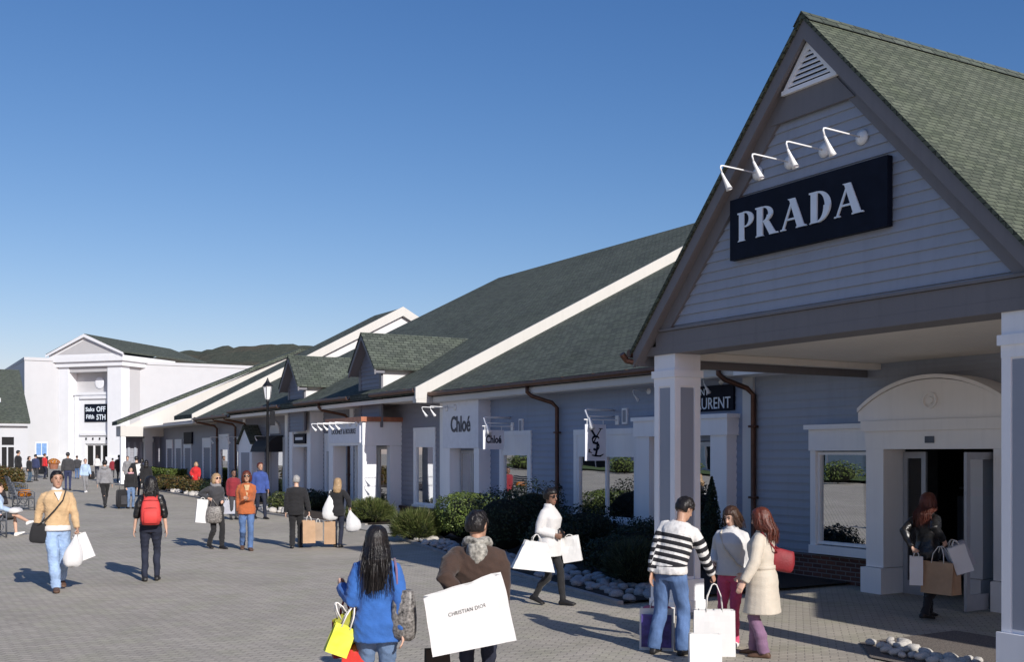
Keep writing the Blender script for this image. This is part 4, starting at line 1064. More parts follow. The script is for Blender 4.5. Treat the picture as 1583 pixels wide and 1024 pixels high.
for _ in range(5200):
    y = rnd.uniform(55, 66); z = zg(y); w_ = rnd.random()
    if w_ < .5: p = (rnd.uniform(2.5, 6.1), 55+rnd.uniform(-.1, .15), z+rnd.uniform(0, .95)); n_ = (0, -1, 0)
    elif w_ < .75: p = (rnd.uniform(2.5, 6.1), y, z+.95+rnd.uniform(-.1, .1)); n_ = (0, 0, 1)
    else: p = (6.1+rnd.uniform(-.1, .1), y, z+rnd.uniform(0, .95)); n_ = (1, 0, 0)
    pts.append((p, n_))
leaf_quads(mb, pts, .12); mb.build('foliage', 'autumn_shrub', hl); MB().box(2.5, 6.0, 55.1, 66, .4, zg(60)+.85).build('stem', 'dark_core', hl)  # dark filler box, painted as the shade within this hedge
# hedge and trees across the walk, seen in the shop windows
for i in range(9):
    shrub('shrub', 'round shrub on the lawn across the walk', (-22.5+rnd.uniform(-.5,.5), 24+i*7.5), (1.1, 1.6, .75), 900, .16, 'boxwood', group='shrubs on the lawn across the walk', seed=60+i)
# rocks
RV = []
for i in range(6):
    bm = bmesh.new(); bmesh.ops.create_icosphere(bm, subdivisions=2, radius=1)
    for v in bm.verts:
        k = 1+.28*noise.noise(v.co*1.1+Vector((i*5, 0, 0)))+.12*noise.noise(v.co*3+Vector((0, i*5, 0)))
        v.co = Vector((v.co.x*k, v.co.y*k*.8, v.co.z*k*.6))
    for f in bm.faces: f.smooth = True
    for key, mt in (('lit', 'river_rock'), ('dim', 'shaded_river_rock')):  # same stones in a sunlit and a shade-darkened colour
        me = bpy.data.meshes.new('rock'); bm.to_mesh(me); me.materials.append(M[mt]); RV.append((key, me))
    bm.free()
def rocks(n, edge, w0, w1, smin, smax, key, label, group):
    meshes = [m for k, m in RV if k == key]
    segs = [(a, b, math.dist(a, b)) for a, b in zip(edge, edge[1:])]; tot = sum(s[2] for s in segs)
    done = []
    for i in range(n):
        for _ in range(20):
            u = rnd.random()*tot
            for a, b, l in segs:
                if u <= l: break
                u -= l
            t = u/l; w = rnd.uniform(w0, w1); s = rnd.uniform(smin, smax)
            x = a[0]+(b[0]-a[0])*t+w; y = a[1]+(b[1]-a[1])*t
            if all(math.dist((x, y), q[:2]) > (s+q[2])*.62 for q in done): break
        done.append((x, y, s))
        o = bpy.data.objects.new('rock', rnd.choice(meshes)); COL.objects.link(o)
        o.location = (x, y, zg(y)+.04+s*.28); o.scale = (s, s, s*rnd.uniform(.8, 1.1)); o.rotation_euler = (rnd.uniform(-.3,.3), rnd.uniform(-.3,.3), rnd.uniform(0, 6.3))
        tag(o, label, 'rock', group)
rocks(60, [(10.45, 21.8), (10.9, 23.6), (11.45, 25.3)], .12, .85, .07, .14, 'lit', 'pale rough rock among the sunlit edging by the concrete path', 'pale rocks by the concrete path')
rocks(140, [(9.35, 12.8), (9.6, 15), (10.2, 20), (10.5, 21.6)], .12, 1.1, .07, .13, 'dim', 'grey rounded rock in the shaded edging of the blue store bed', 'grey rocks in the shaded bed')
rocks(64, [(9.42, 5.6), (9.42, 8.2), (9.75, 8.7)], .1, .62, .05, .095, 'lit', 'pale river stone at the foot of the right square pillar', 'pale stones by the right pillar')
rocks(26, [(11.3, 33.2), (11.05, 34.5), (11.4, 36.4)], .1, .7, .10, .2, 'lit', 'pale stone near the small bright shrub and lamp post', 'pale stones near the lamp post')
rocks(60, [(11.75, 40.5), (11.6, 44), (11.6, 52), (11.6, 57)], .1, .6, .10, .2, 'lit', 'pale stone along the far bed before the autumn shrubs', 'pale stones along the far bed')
# lamp post
def lamp_post(x, y, label):
    z = zg(y); t = thing('street_lamp', label, 'lamp post', (x, y, z))
    MB().lathe((x, y, z), [(0, 0), (.17, 0), (.17, .08), (.11, .14), (.10, .55), (.075, .62), (.055, .7), (.045, 3.7), (.06, 3.72), (.06, 3.8), (.0, 3.82)], 12).build('post', 'iron_black', t, True)
    h = MB(); h.lathe((x, y, z+3.8), [(0, 0), (.06, .0), (.10, .06), (.15, .42), (.17, .44), (.17, .47), (.06, .62), (.03, .70), (0, .71)], 6); h.build('lantern', 'pale_trim', t)
    MB().lathe((x, y, z+3.8), [(0, .455), (.185, .455), (.185, .48), (.065, .63), (.03, .72), (.0, .78)], 6).build('lantern_cap', 'iron_black', t)
    c = MB()
    for i in range(6):
        a = i*math.pi/3; c.tube([(x+.10*math.cos(a), y+.10*math.sin(a), z+3.86), (x+.16*math.cos(a), y+.16*math.sin(a), z+4.26)], .01, 5)
    c.build('lantern_frame', 'iron_black', t)
    b = MB(); b.tube([(x, y, z+3.45), (x+.22, y-.12, z+3.42)], .014, 6); b.prism([(x+.06, y-.033, z+2.9), (x+.22, y-.12, z+2.9), (x+.22, y-.12, z+3.4), (x+.06, y-.033, z+3.4)], (.01, .012, 0)); b.build('banner', 'iron_black', t)
lamp_post(11.9, 37.1, 'tall black lantern lamp post before the dormered store')
# benches
def bench(x, y, label, L=1.5):
    z = zg(y+L/2); t = thing('bench', label, 'bench', (x, y+L/2, z), None)
    for yy in (y, y+L):
        e = MB()
        e.tube([(x+.02, yy, z), (x+.0, yy, z+.42), (x-.12, yy, z+.88)], .022, 6); e.tube([(x+.52, yy, z), (x+.52, yy, z+.60), (x+.45, yy, z+.64), (x-.04, yy, z+.66)], .022, 6)
        e.tube([(x+.0, yy, z+.40), (x+.52, yy, z+.40)], .02, 6); e.tube([(x+.0, yy, z+.10), (x+.52, yy, z+.10)], .016, 6)
        for cx_, cz_, rr in ((.14, .52, .085), (.36, .52, .085), (.14, .25, .10), (.36, .25, .10)):
            e.tube([(x+cx_+rr*math.cos(a*.5236), yy, z+cz_+rr*math.sin(a*.5236)) for a in range(13)], .012, 5)
        e.build('end_frame', 'bench_metal', t, True)
    s = MB()
    for i in range(6): s.box(x+.03+i*.085, x+.095+i*.085, y-.02, y+L+.02, z+.425, z+.45)
    s.build('seat', 'bench_metal', t)
    b = MB()
    for i in range(5): zz = z+.52+i*.085; xx = x-.02-.26*(i*.085+.1)/.46*.55; b.box(xx-.012, xx+.012, y-.02, y+L+.02, zz, zz+.06)
    b.build('backrest', 'bench_metal', t)
bench(2.25, 28.5, 'ornate grey metal bench with seated person at the left edge')
bench(4.15, 39.3, 'ornate grey metal bench with orange cloth on top')
bench(4.75, 46.5, 'ornate grey metal bench, farthest of the three at the left')
# sign board, flower pots, planters, cart
def at_px(px, d):
    k = (px-CX)/FPX; return d*(SY+CY*k), d*(CY-SY*k)
x, y = at_px(65, 70); z = zg(y)
t = thing('directory_sign', 'blue and white directory board on dark legs before the white department store', 'sign', (x, y, z))
k = RMB((x, y, z), RAD(-28)); k.box(-.36, -.30, -.05, .05, 0, 2.2); k.box(.30, .36, -.05, .05, 0, 2.2); k.box(-.30, .30, -.04, .04, .2, 1.3); k.build('stand', 'iron_black', t)
k = RMB((x, y, z), RAD(-28)); k.box(-.40, .40, -.075, .055, 1.35, 2.25); k.build('board_frame', 'pale_trim', t)
plain('sign_blue', (0.20, 0.35, 0.62), rough=.4, var=.15)
k = RMB((x, y, z), RAD(-28)); k.box(-.33, -.02, -.09, -.076, 1.42, 2.18); k.box(.02, .33, -.09, -.076, 1.42, 2.18); k.build('board_panel', 'sign_blue', t)
x, y = at_px(83, 96); z = zg(y)
t = thing('flower_pot', 'pot of orange mums at the foot of the white department store', 'flower pot', (x, y, z))
MB().lathe((x, y, z), [(0, 0), (.32, 0), (.45, .5), (.48, .52), (.40, .5), (0, .46)], 14).build('pot', 'terracotta', t)
mb = MB(); pts = []
for _ in range(500):
    d = Vector((rnd.gauss(0,1), rnd.gauss(0,1), abs(rnd.gauss(0,1)))).normalized(); pts.append(((x+d.x*.52, y+d.y*.52, z+.5+d.z*.42), d))
leaf_quads(mb, pts, .13); mb.build('flowers', 'orange_mums', t)
x, y = at_px(121, 118); t = thing('planter', 'black square planter beside the white portico doors', 'planter', (x, y, .9)); MB().loft([[(x-a, y-a, z_), (x+a, y-a, z_), (x+a, y+a, z_), (x-a, y+a, z_)] for a, z_ in ((.22, .88), (.30, 1.45), (.33, 1.47), (.33, 1.52), (.26, 1.52))]).build('pot', 'iron_black', t)
# ================================================================== PEOPLE
plain('skin_light', (0.60, 0.38, 0.28), rough=.5, var=.06, scale=12); plain('skin_tan', (0.43, 0.25, 0.17), rough=.5, var=.06, scale=12); plain('skin_brown', (0.20, 0.11, 0.075), rough=.5, var=.08, scale=12)
plain('eye_dark', (0.015, 0.012, 0.01), rough=.3); plain('lip', (0.36, 0.13, 0.11), rough=.5); plain('lens_black', (0.008, 0.008, 0.010), rough=.12, spec=.6)
HS = (40, 40, 3)
plain('hair_black', (0.012, 0.010, 0.010), rough=.42, var=.5, scale=3, bump=.5, bscale=3, stretch=HS); plain('hair_brown', (0.045, 0.022, 0.013), rough=.45, var=.5, scale=3, bump=.5, bscale=3, stretch=HS)
plain('hair_red', (0.10, 0.025, 0.014), rough=.45, var=.5, scale=3, bump=.5, bscale=3, stretch=HS); plain('hair_blond', (0.36, 0.24, 0.13), rough=.5, var=.4, scale=3, bump=.5, bscale=3, stretch=HS)
plain('hair_grey', (0.30, 0.29, 0.28), rough=.5, var=.3, scale=3, bump=.4, bscale=3, stretch=HS)
def cloth(n, c, **k): plain('cloth_'+n, c, rough=k.pop('rough', .88), var=k.pop('var', .16), scale=k.pop('scale', 9), bump=k.pop('bump', .35), bscale=k.pop('bscale', 70), sheen=k.pop('sheen', .15), **k)
cloth('tan', (.52, .36, .20)); cloth('white', (.62, .61, .60), var=.05); cloth('cream', (.54, .485, .40), var=.06); cloth('black', (.014, .014, .016)); cloth('charcoal', (.045, .045, .05)); cloth('grey', (.22, .22, .23)); cloth('blue', (.03, .115, .37)); cloth('brown', (.050, .029, .021)); cloth('orange', (.40, .11, .035)); cloth('red', (.55, .022, .025)); cloth('maroon', (.22, .02, .03)); cloth('royal', (.04, .075, .26)); cloth('skyblue', (.38, .50, .66)); cloth('pink', (.62, .085, .17)); cloth('purple', (.20, .115, .19)); cloth('navy', (.03, .04, .10)); cloth('scarf', (.26, .25, .22), var=.9, scale=28); cloth('rose', (.62, .35, .38))
def denim(n, c): plain('denim_'+n, c, rough=.9, var=.30, scale=5, bump=.4, bscale=180)
denim('light', (.30, .42, .62)); denim('mid', (.085, .15, .30)); denim('dark', (.018, .022, .04)); denim('faded', (.13, .20, .33)); denim('slate', (.06, .10, .15))
plain('leather_black', (.012, .012, .013), rough=.33, var=.4, scale=20, bump=.6, bscale=40, spec=.6); plain('leather_brown', (.08, .04, .025), rough=.45, var=.3); plain('leather_red', (.20, .016, .022), rough=.6, var=.3, bump=.4)
plain('backpack_red', (.62, .055, .05), rough=.7, var=.12, bump=.3, bscale=120); plain('shoe_white', (.75, .74, .72), rough=.6); plain('shoe_black', (.015, .014, .014), rough=.5); plain('shoe_brown', (.10, .055, .035), rough=.6); plain('shoe_tan', (.35, .25, .17), rough=.7)
plain('paper_white', (.68, .675, .66), rough=.55, var=.012, scale=2); plain('paper_kraft', (.42, .27, .16), rough=.7, var=.1); plain('paper_grey', (.36, .37, .42), rough=.6); plain('paper_yellow', (.62, .64, .05), rough=.5, var=.06); plain('paper_olive', (.30, .31, .03), rough=.55, var=.1); plain('paper_red', (.58, .035, .025), rough=.5); plain('paper_brown', (.022, .015, .012), rough=.6); plain('plastic_white', (.62, .62, .62), rough=.35, var=.05, bump=.6, bscale=14); plain('print_violet', (.07, .05, .22), rough=.5, var=.6, scale=9); plain('snake', (.16, .15, .14), rough=.45, var=.9, scale=40); plain('print_ink', (.05, .045, .04), rough=.5); plain('handle_cord', (.72, .70, .66), rough=.6); plain('cloth_wicker', (.2, .19, .18), rough=.7, var=.5, scale=40); plain('zip_dark', (.10, .012, .012), rough=.5)
striped('knit_striped', (.66, .65, .63), (.012, .012, .016), .985, .0735, .60, .985, 1.34, 0)

PENDING = []        # (object, voxel, smooth iterations, wrinkle amplitude, band function)
def ring(cx, cy, z, rx, ry, n=22, p=2.5):
    o = []
    for k in range(n):
        a = 2*math.pi*k/n; c, s_ = math.cos(a), math.sin(a)
        o.append(Vector((cx+rx*math.copysign(abs(c)**(2/p), c), cy+ry*math.copysign(abs(s_)**(2/p), s_), z)))
    return o
def local_build(mb, name, mats, root, scale, smooth=True):
    me = bpy.data.meshes.new(name); me.from_pydata([(p[0]*scale, p[1]*scale, p[2]*scale) for p in mb.v], [], mb.f)
    mats = mats if isinstance(mats, (list, tuple)) else [mats]
    for m in mats: me.materials.append(M[m])
    for p, i in zip(me.polygons, mb.m): p.material_index = i; p.use_smooth = smooth
    bm = bmesh.new(); bm.from_mesh(me); bmesh.ops.recalc_face_normals(bm, faces=bm.faces); bm.to_mesh(me); bm.free()
    o = bpy.data.objects.new(name, me); COL.objects.link(o); o.parent = root
    return o
def interp(tab, z):
    if z <= tab[0][0]: return tab[0][1:]
    for a, b in zip(tab, tab[1:]):
        if z <= b[0]:
            t = (z-a[0])/(b[0]-a[0]); t = t*t*(3-2*t); return tuple(a[i]+(b[i]-a[i])*t for i in range(1, len(a)))
    return tab[-1][1:]
TM = [(.80, .150, .10, .0), (.93, .168, .118, .01), (1.04, .152, .108, .005), (1.12, .148, .104, .0), (1.24, .163, .114, -.005), (1.34, .180, .120, -.005), (1.40, .168, .106, .004), (1.44, .138, .092, .008), (1.48, .086, .072, .012), (1.51, .066, .064, .012)]
TF = [(.80, .148, .105, .0), (.93, .172, .122, .01), (1.03, .140, .104, .005), (1.10, .126, .096, .0), (1.22, .140, .112, -.012), (1.31, .152, .122, -.018), (1.39, .144, .098, .0), (1.43, .118, .086, .006), (1.475, .076, .066, .012), (1.50, .060, .060, .012)]
def ik(a, c, l1, l2, pole):
    d = c-a; L = d.length
    if L > (l1+l2)*.995: c = a+d.normalized()*(l1+l2)*.995; d = c-a; L = d.length
    x = (l1*l1-l2*l2+L*L)/(2*L); h = math.sqrt(max(l1*l1-x*x, 1e-6)); u = d.normalized()
    p = pole-u*pole.dot(u); p = p.normalized() if p.length > 1e-5 else Vector((0,1,0))
    return a+u*x+p*h, c

class Fig: pass
def person(label, px, py, top, face, sex='f', h=None, group=None, lean=0, side=0, bend_y=0, head=(0, 0), L=None, R=None, legs=None, hair=('short', 'hair_black'), skin='skin_light',
           top_m='cloth_black', hem=.90, t=.02, flare=.0, collar=None, legs_m='denim_dark', leg_r=(.092, .062, .050), shoe='shoe_black', near=False, shades=False, extra=None, loc=None, hands=('relax', 'relax'), cuffs=0.0, sleeve=1.0, poleL=None, poleR=None, shorts=False):
    if loc is None: P, d = ground_at(px, py)
    else: P = Vector(loc); d = (P.x*SY+P.y*CY)
    hh = h or (py-top)*d/FPX
    s = hh/1.75
    ray = Vector((P.x, P.y, 0)).normalized(); rt = Vector((ray.y, -ray.x, 0)); fa = RAD(face)
    fv = -ray*math.cos(fa) + rt*math.sin(fa)
    phi = math.atan2(fv.x, -fv.y)
    root = thing('person', label, 'person', tuple(P), group, phi)
    F = Fig(); F.root = root; F.s = s; F.P = P; F.phi = phi; F.d = d
    Rz = Matrix.Rotation(phi, 3, 'Z')
    F.W = lambda p: P + Rz @ (Vector(p)*s)
    vox = (.008 if near else .013) if d < 24 else (.016 if d < 40 else .022)
    vox_c = (.012 if near else .015) if d < 24 else (.018 if d < 40 else .025)
    TB = TM if sex == 'm' else TF
    sw = .182 if sex == 'm' else .158
    piv = Vector((0, 0, .95)); Rl = Matrix.Rotation(RAD(lean), 3, 'X') @ Matrix.Rotation(RAD(side), 3, 'Y')
    def T(p):
        p = Vector(p); w = min(1, max(0, (p.z-.92)/.16))
        q = piv + Rl @ (p-piv)
        return p.lerp(q, w*w*(3-2*w)) if w < 1 else q
    F.T = T
    # arms
    def frompx(q, zmin=None):
        _, qx, qy, dd = q; k = (qx-CX)/FPX; dd = d+dd
        w_ = Vector((dd*(SY+CY*k), dd*(CY-SY*k), HCAM-(qy-HY)/FPX*dd))
        return Rz.inverted() @ (w_-P) / s
    F.px = frompx
    arms = {}
    for nm, sg_, tgt, pole in (('L', 1, L, poleL), ('R', -1, R, poleR)):
        shd = T((sg_*sw, .012, 1.405))
        if tgt and tgt[0] == 'px': tgt = tuple(frompx(tgt))
        tg = Vector(tgt) if tgt else Vector((sg_*.25, -.04, .86))
        el, wr = ik(shd, tg, .29, .255, Vector(pole) if pole else Vector((sg_*.35, .75, -.25)))
        arms[nm] = (shd, el, wr)
    F.arms = arms
    # legs
    lg = legs or {'L': (.085, -.02, .085), 'R': (-.085, .03, .085)}
    leg = {}
    drop = 0
    for nm, sg_ in (('L', 1), ('R', -1)):
        hip = Vector((sg_*.088, .0, .90)); an = Vector(lg[nm]); kn, an = ik(hip, an, .43, .405, Vector((sg_*.05, -1, 0)))
        leg[nm] = (hip, kn, an)
    # ---------------- body (skin): one continuous surface
    b = MB()
    b.loft([[T(v) for v in ring(0, interp(TB, z)[2], z, interp(TB, z)[0]*(.78 if z < 1.1 else .84), interp(TB, z)[1]*(.78 if z < 1.1 else .84))] for z in (.82, .9, .98, 1.06, 1.14, 1.22, 1.3, 1.38, 1.44, 1.485)])
    hc = Vector((0, -.018, 1.632)); hy, hp = RAD(head[0]), RAD(head[1])
    Rh = Rl @ Matrix.Rotation(hy, 3, 'Z') @ Matrix.Rotation(hp, 3, 'X')
    hcT = T(hc) + Vector((0, 0, 0))
    Hm = lambda p: hcT + Rh @ Vector(p)
    F.H = Hm
    b.tube([T((0, .018, 1.43)), T((0, .012, 1.50)), Hm((0, .02, -.06)), Hm((0, .015, -.01))], [.066, .054 if sex == 'm' else .047, .053, .05], 12)
    hd = [(-.118, .022, .028, -.052), (-.108, .036, .045, -.040), (-.085, .052, .066, -.024), (-.05, .063, .083, -.008), (-.01, .070, .092, .0), (.03, .0745, .096, .004), (.065, .072, .092, .008), (.092, .060, .076, .010), (.110, .038, .048, .012), (.118, .016, .02, .012)]
    b.loft([[Hm(v) for v in ring(0, y_, z, rx, ry, 20, 2.2)] for z, rx, ry, y_ in hd])
    b.tube([Hm((0, -.088, .022)), Hm((0, -.100, -.005)), Hm((0, -.113, -.028)), Hm((0, -.096, -.036))], [.010, .012, .015, .010], 8)
    for e in (-1, 1): b.ball(Hm((e*.073, .012, -.005)), (.012, .018, .030), 8, 6)
    for nm, sg_ in (('L', 1), ('R', -1)):
        sh_, el, wr = arms[nm]
        b.tube([sh_+Vector((-sg_*.03, 0, 0)), sh_, sh_.lerp(el, .5), el, el.lerp(wr, .4), wr], [.036, .038, .036, .033, .032, .025], 10)
        dr = (wr-el).normalized(); 
        fw = Vector((0, -1, 0)); n = Vector((-sg_, 0, 0)); n = (n-dr*n.dot(dr))
        if n.length < .25: n = Vector((0, 0, 1))-dr*dr.z
        n.normalize(); w = dr.cross(n)*sg_          # towards the thumb
        if w.y > 0 and abs(dr.z) > .5: w = -w
        grip = hands[0] if nm == 'L' else hands[1]
        curl = 16 if grip == 'relax' else 62
        pc = wr+dr*.055
        rr = []
        for f_, wd, th in ((-.012, .024, .022), (.02, .033, .017), (.06, .040, .016), (.095, .038, .013)):
            c = wr+dr*f_; rr.append([c+w*wd*math.cos(2*math.pi*k/12)+n*th*math.sin(2*math.pi*k/12) for k in range(12)])
        b.loft(rr)
        for i, ln in enumerate((.072, .082, .076, .060)):
            base = wr+dr*.088+w*(.030-.020*i); ang = 0; p = base; pts = [base-dr*.02, base]; seg = (.45, .32, .25)
            for q in seg:
                ang += RAD(curl*(1+.06*i)); p = p+(dr*math.cos(ang)+n*math.sin(ang))*ln*q; pts.append(p)
            b.tube(pts, [.0095, .0095, .009, .0082, .0065], 7)
        tb = wr+dr*.03+w*.028; td = (dr*.65+w*.6+n*.35).normalized(); t2 = (dr*.85+w*.1+n*.6).normalized()
        b.tube([tb-td*.015, tb+td*.03, tb+td*.03+t2*.028, tb+td*.03+t2*.052], [.013, .012, .0105, .008], 7)
        F.__dict__['hand'+nm] = wr+dr*.088+n*.025
        F.__dict__['wrist'+nm] = wr; F.__dict__['elbow'+nm] = el
        hip, kn, an = leg[nm]
        b.tube([hip, hip.lerp(kn, .5), kn, kn.lerp(an, .35), an, an+Vector((0, -.03, -.045))], ([.078, .068, .048, .048, .034, .034] if not legs_m or shorts else [.072, .055, leg_r[1]-.024, min(.044, (leg_r[1]+leg_r[2])*.5-.016), leg_r[2]-.018, .030]), 10)
    ob = local_build(b, 'body', skin, root, s); PENDING.append((ob, vox*s, 2 if near else 1, 0, None))
    # ---------------- face
    f = MB()
    if abs(face) < 135 and d < 60:
        for e in (-1, 1):
            if not shades: f = MB(); f.ball(Hm((e*.030, -.0875, .014)), (.013, .008, .007), 8, 6); local_build(f, 'eye', 'eye_dark', root, s)
            f = MB(); f.tube([Hm((e*.014, -.094, .034)), Hm((e*.032, -.092, .040)), Hm((e*.050, -.080, .034))], [.004, .005, .003], 5); local_build(f, 'eyebrow', 'eye_dark', root, s)
        f = MB(); f.ball(Hm((0, -.0885, -.066)), (.023, .008, .007), 10, 6); local_build(f, 'mouth', 'lip', root, s)
    if shades:
        f = MB()
        for e in (-1, 1):
            f.ball(Hm((e*.033, -.090, .012)), (.030, .010, .022), 10, 6); f.tube([Hm((e*.060, -.084, .018)), Hm((e*.076, -.02, .016)), Hm((e*.078, .02, .006))], .004, 5)
        f.tube([Hm((-.012, -.100, .018)), Hm((.012, -.100, .018))], .004, 5); local_build(f, 'sunglasses', 'lens_black', root, s)
    # ---------------- hair
    st_, hm = hair
    if st_ != 'bald':
        g = MB(); big = 1.0 if st_ == 'short' else 1.06
        rr = []
        for z in (-.045, -.02, .01, .04, .07, .095, .113, .126, .133):
            q = max(0, 1-((z-.02)/.118)**2)**.5; bk = 0.02 if z < .03 else 0.014
            front = (-.050 if z < .012 else (-.075 if z < .045 else -.1*q-.004)) if st_ != 'short' else (-.012 if z < .012 else (-.045 if z < .05 else (-.074 if z < .08 else -.1*q-.004)))
            back = .112*q*big+.012; cy_ = (front+back)/2; rr.append([Hm(v) for v in ring(0, cy_, z, (.0845*q+.004)*big, (back-front)/2, 20, 2.2)])
        g.loft(rr)
        if st_ in ('long', 'bob', 'verylong', 'wavy'):
            ln = {'bob': .17, 'long': .30, 'verylong': .46, 'wavy': .36}[st_]
            rr = []
            for i in range(8):
                u = i/7; z = .05-u*ln
                a = Hm((0, .05, .05)); bck = T((0, .115+.01*math.sin(u*3), 1.632+z)) if z < -.12 else Hm((0, .055+.05*min(1, u*1.5), z))
                wd = (.088-.004*u if st_ != 'bob' else .092)*(1+.12*math.sin(u*3.1))*(1-.25*max(0, u-.7)/.3); dp = .055-.022*u
                c = bck
                rr.append([c+Rh @ Vector((wd*math.cos(2*math.pi*k/18), dp*math.sin(2*math.pi*k/18), 0)) for k in range(18)])
            g.loft(rr)
            if st_ in ('bob',):
                for e in (-1, 1): g.tube([Hm((e*.072, .0, .06)), Hm((e*.086, -.005, 0)), Hm((e*.086, -.005, -.07)), Hm((e*.078, .0, -.12))], [.024, .032, .032, .02], 10)
            elif abs(face) < 120:
                for e in (-1, 1): g.tube([Hm((e*.070, .0, .06)), Hm((e*.084, .0, 0)), Hm((e*.085, .005, -.08)), Hm((e*.09, .01, -.18))], [.022, .026, .028, .018], 10)
        if st_ == 'pony':
            g.tube([Hm((0, .10, .05)), Hm((0, .135, .03)), Hm((.01, .14, -.06)), Hm((.01, .12, -.18)), Hm((.01, .10, -.24))], [.03, .036, .042, .036, .012], 12)
        if st_ == 'bun': g.ball(Hm((0, .12, .06)), (.045, .045, .045), 10, 8)
        hr = random.Random(sum(map(ord, label)))
        nl = 46 if d < 24 else 20
        for _ in range(nl):
            a = hr.uniform(-2.3, 2.3); el_ = hr.uniform(.15, 1.35)
            def surf(a, e_, k=1.0): return Hm((.0865*math.sin(a)*math.cos(e_)*k, .012+.104*math.cos(a)*math.cos(e_)*k, .028+.108*math.sin(e_)*k))
            if st_ in ('short', 'bun', 'pony'):
                ln_ = hr.uniform(.25, .55); da = hr.uniform(-.35, .35); g.tube([surf(a, el_, .97), surf(a+da*.5, el_-ln_*.5, 1.03), surf(a+da, max(-.45, el_-ln_), hr.uniform(1.0, 1.07))], [.012, .013, .004], 6)
            else:
                ln_ = {'bob': .17, 'long': .30, 'verylong': .46, 'wavy': .36}[st_]*hr.uniform(.72, 1.06)
                if abs(a) > 1.75 and st_ != 'bob': ln_ *= .6
                wv = .018 if st_ == 'wavy' else .007; ph = hr.uniform(0, 6.3)
                pts = [surf(a, el_, .98), surf(a, el_*.5, 1.03), surf(a, 0, 1.04)]
                for q in range(1, 6):
                    z_ = -ln_*q/5+.03; yb = (.012+.104*math.cos(a)*1.05); xb = .0865*math.sin(a)*1.06
                    p_ = Hm((xb+wv*math.sin(ph+q*1.5), yb, z_)) if z_ > -.12 else T((xb*1.02+wv*math.sin(ph+q*1.5), max(yb, .05)*.6+.075, 1.632+z_))
                    pts.append(p_)
                g.tube(pts, [.012, .014, .015, .015, .015, .014, .012, .004], 6)
        if d < 20:
            w_ = MB()
            for _ in range(420):
                a = hr.uniform(-3.1, 3.1) if st_ == 'short' else hr.uniform(-2.4, 2.4); el_ = hr.uniform(-.1, 1.45); da = hr.uniform(-.5, .5)
                if abs(a) > 1.9 and el_ < .75: continue
                if st_ in ('short', 'bun', 'pony'):
                    l_ = hr.uniform(.2, .5); k3 = hr.uniform(1.04, 1.16); pts = [surf(a, el_, 1.0), surf(a+da*.4, el_-l_*.4, 1.05), surf(a+da, el_-l_, k3)]
                else:
                    ln_ = {'bob': .17, 'long': .30, 'verylong': .46, 'wavy': .36}[st_]*hr.uniform(.6, 1.12)
                    if abs(a) > 1.75 and st_ != 'bob': ln_ *= .6
                    out = hr.uniform(1.02, 1.16); pts = [surf(a, el_, 1.0), surf(a, el_*.4, 1.06), surf(a, 0, 1.08)]
                    for q in range(1, 5):
                        z_ = -ln_*q/4+.03; yb = .012+.104*math.cos(a)*1.08*out; xb = .0865*math.sin(a)*1.08*out+da*.03*q
                        pts.append(Hm((xb, yb, z_)) if z_ > -.12 else T((xb, max(yb, .05)*.65+.085*out, 1.632+z_)))
                sd_ = Vector((hr.gauss(0, 1), hr.gauss(0, 1), hr.gauss(0, .3))).normalized()*.0016
                w_.add([p-sd_ for p in pts]+[p+sd_ for p in pts], [(i, i+1, len(pts)+i+1, len(pts)+i) for i in range(len(pts)-1)])
            local_build(w_, 'loose_hair', hm, root, s)
        oh = local_build(g, 'hair', hm, root, s); PENDING.append((oh, vox*s, 1, .004*s, None))
    # ---------------- jacket / sweater
    j = MB(); zs = [hem+(1.485-hem)*i/13 for i in range(14)]; rr = []
    for i, z in enumerate(zs):
        rx, ry, yo = interp(TB, max(z, .86)); fl = flare*max(0, (1.05-z)/.4); k = t*.85 if z < 1.36 else t*.85*max(.35, 1-(z-1.36)/.12*.65)
        rr.append([T(v) for v in ring(0, yo, z, rx+k+fl, ry+k+fl, 24, 2.5)])
    j.loft(rr)
    for nm, sg_ in (('L', 1), ('R', -1)):
        sh_, el, wr = arms[nm]; e2 = el.lerp(wr, 1) if sleeve >= 1 else el.lerp(wr, sleeve)
        tt = t*.62
        pts = [sh_+Vector((-sg_*.065, 0, .014)), sh_+Vector((-sg_*.012, 0, -.004)), sh_.lerp(el, .35), sh_.lerp(el, .75), el, el.lerp(e2, .35), e2]
        j.tube(pts, [.050+tt*.4, .055+tt*.6, .054+tt, .048+tt, .046+tt, .043+tt, .034+tt*.9+cuffs], 12)
    sh_pts = {nm: arms[nm] for nm in arms}
    band = None
    if top_m == 'knit_striped':
        def band(co, s=s, A=sh_pts, T=T, Rl=Rl, piv=piv):
            v = co/s; out = piv + (Rl.inverted() @ (v-piv)) if v.z > 1.0 else v
            z = out.z; best = 9
            for nm in A:
                a, e, w = A[nm]; acc = 0
                for p, q in ((a, e), (e, w)):
                    u = q-p; L_ = u.length; tt_ = max(-.1, min(1, (v-p).dot(u)/L_**2)); dist = (v-(p+u*tt_)).length
                    if dist < .088 and dist < best and (abs(out.x) > abs(.168) or v.z < 1.0): best = dist; z = 1.40-(acc+tt_*L_)*.82
                    acc += L_
            return z
    oj = local_build(j, 'jacket' if collar else 'top', top_m, root, s); PENDING.append((oj, vox_c*s, 2, (.0035 if top_m in ('cloth_cream', 'cloth_white') else .0105)*s, band))
    if collar:
        c = MB(); c.loft([[T(v) for v in ring(0, .012, z, rx, ry, 18, 2.2)] for z, rx, ry in ((1.45, .098, .086), (1.49, .080, .080), (1.525, .070, .074), (1.53, .060, .064), (1.49, .055, .058))])
        local_build(c, 'collar', collar, root, s)
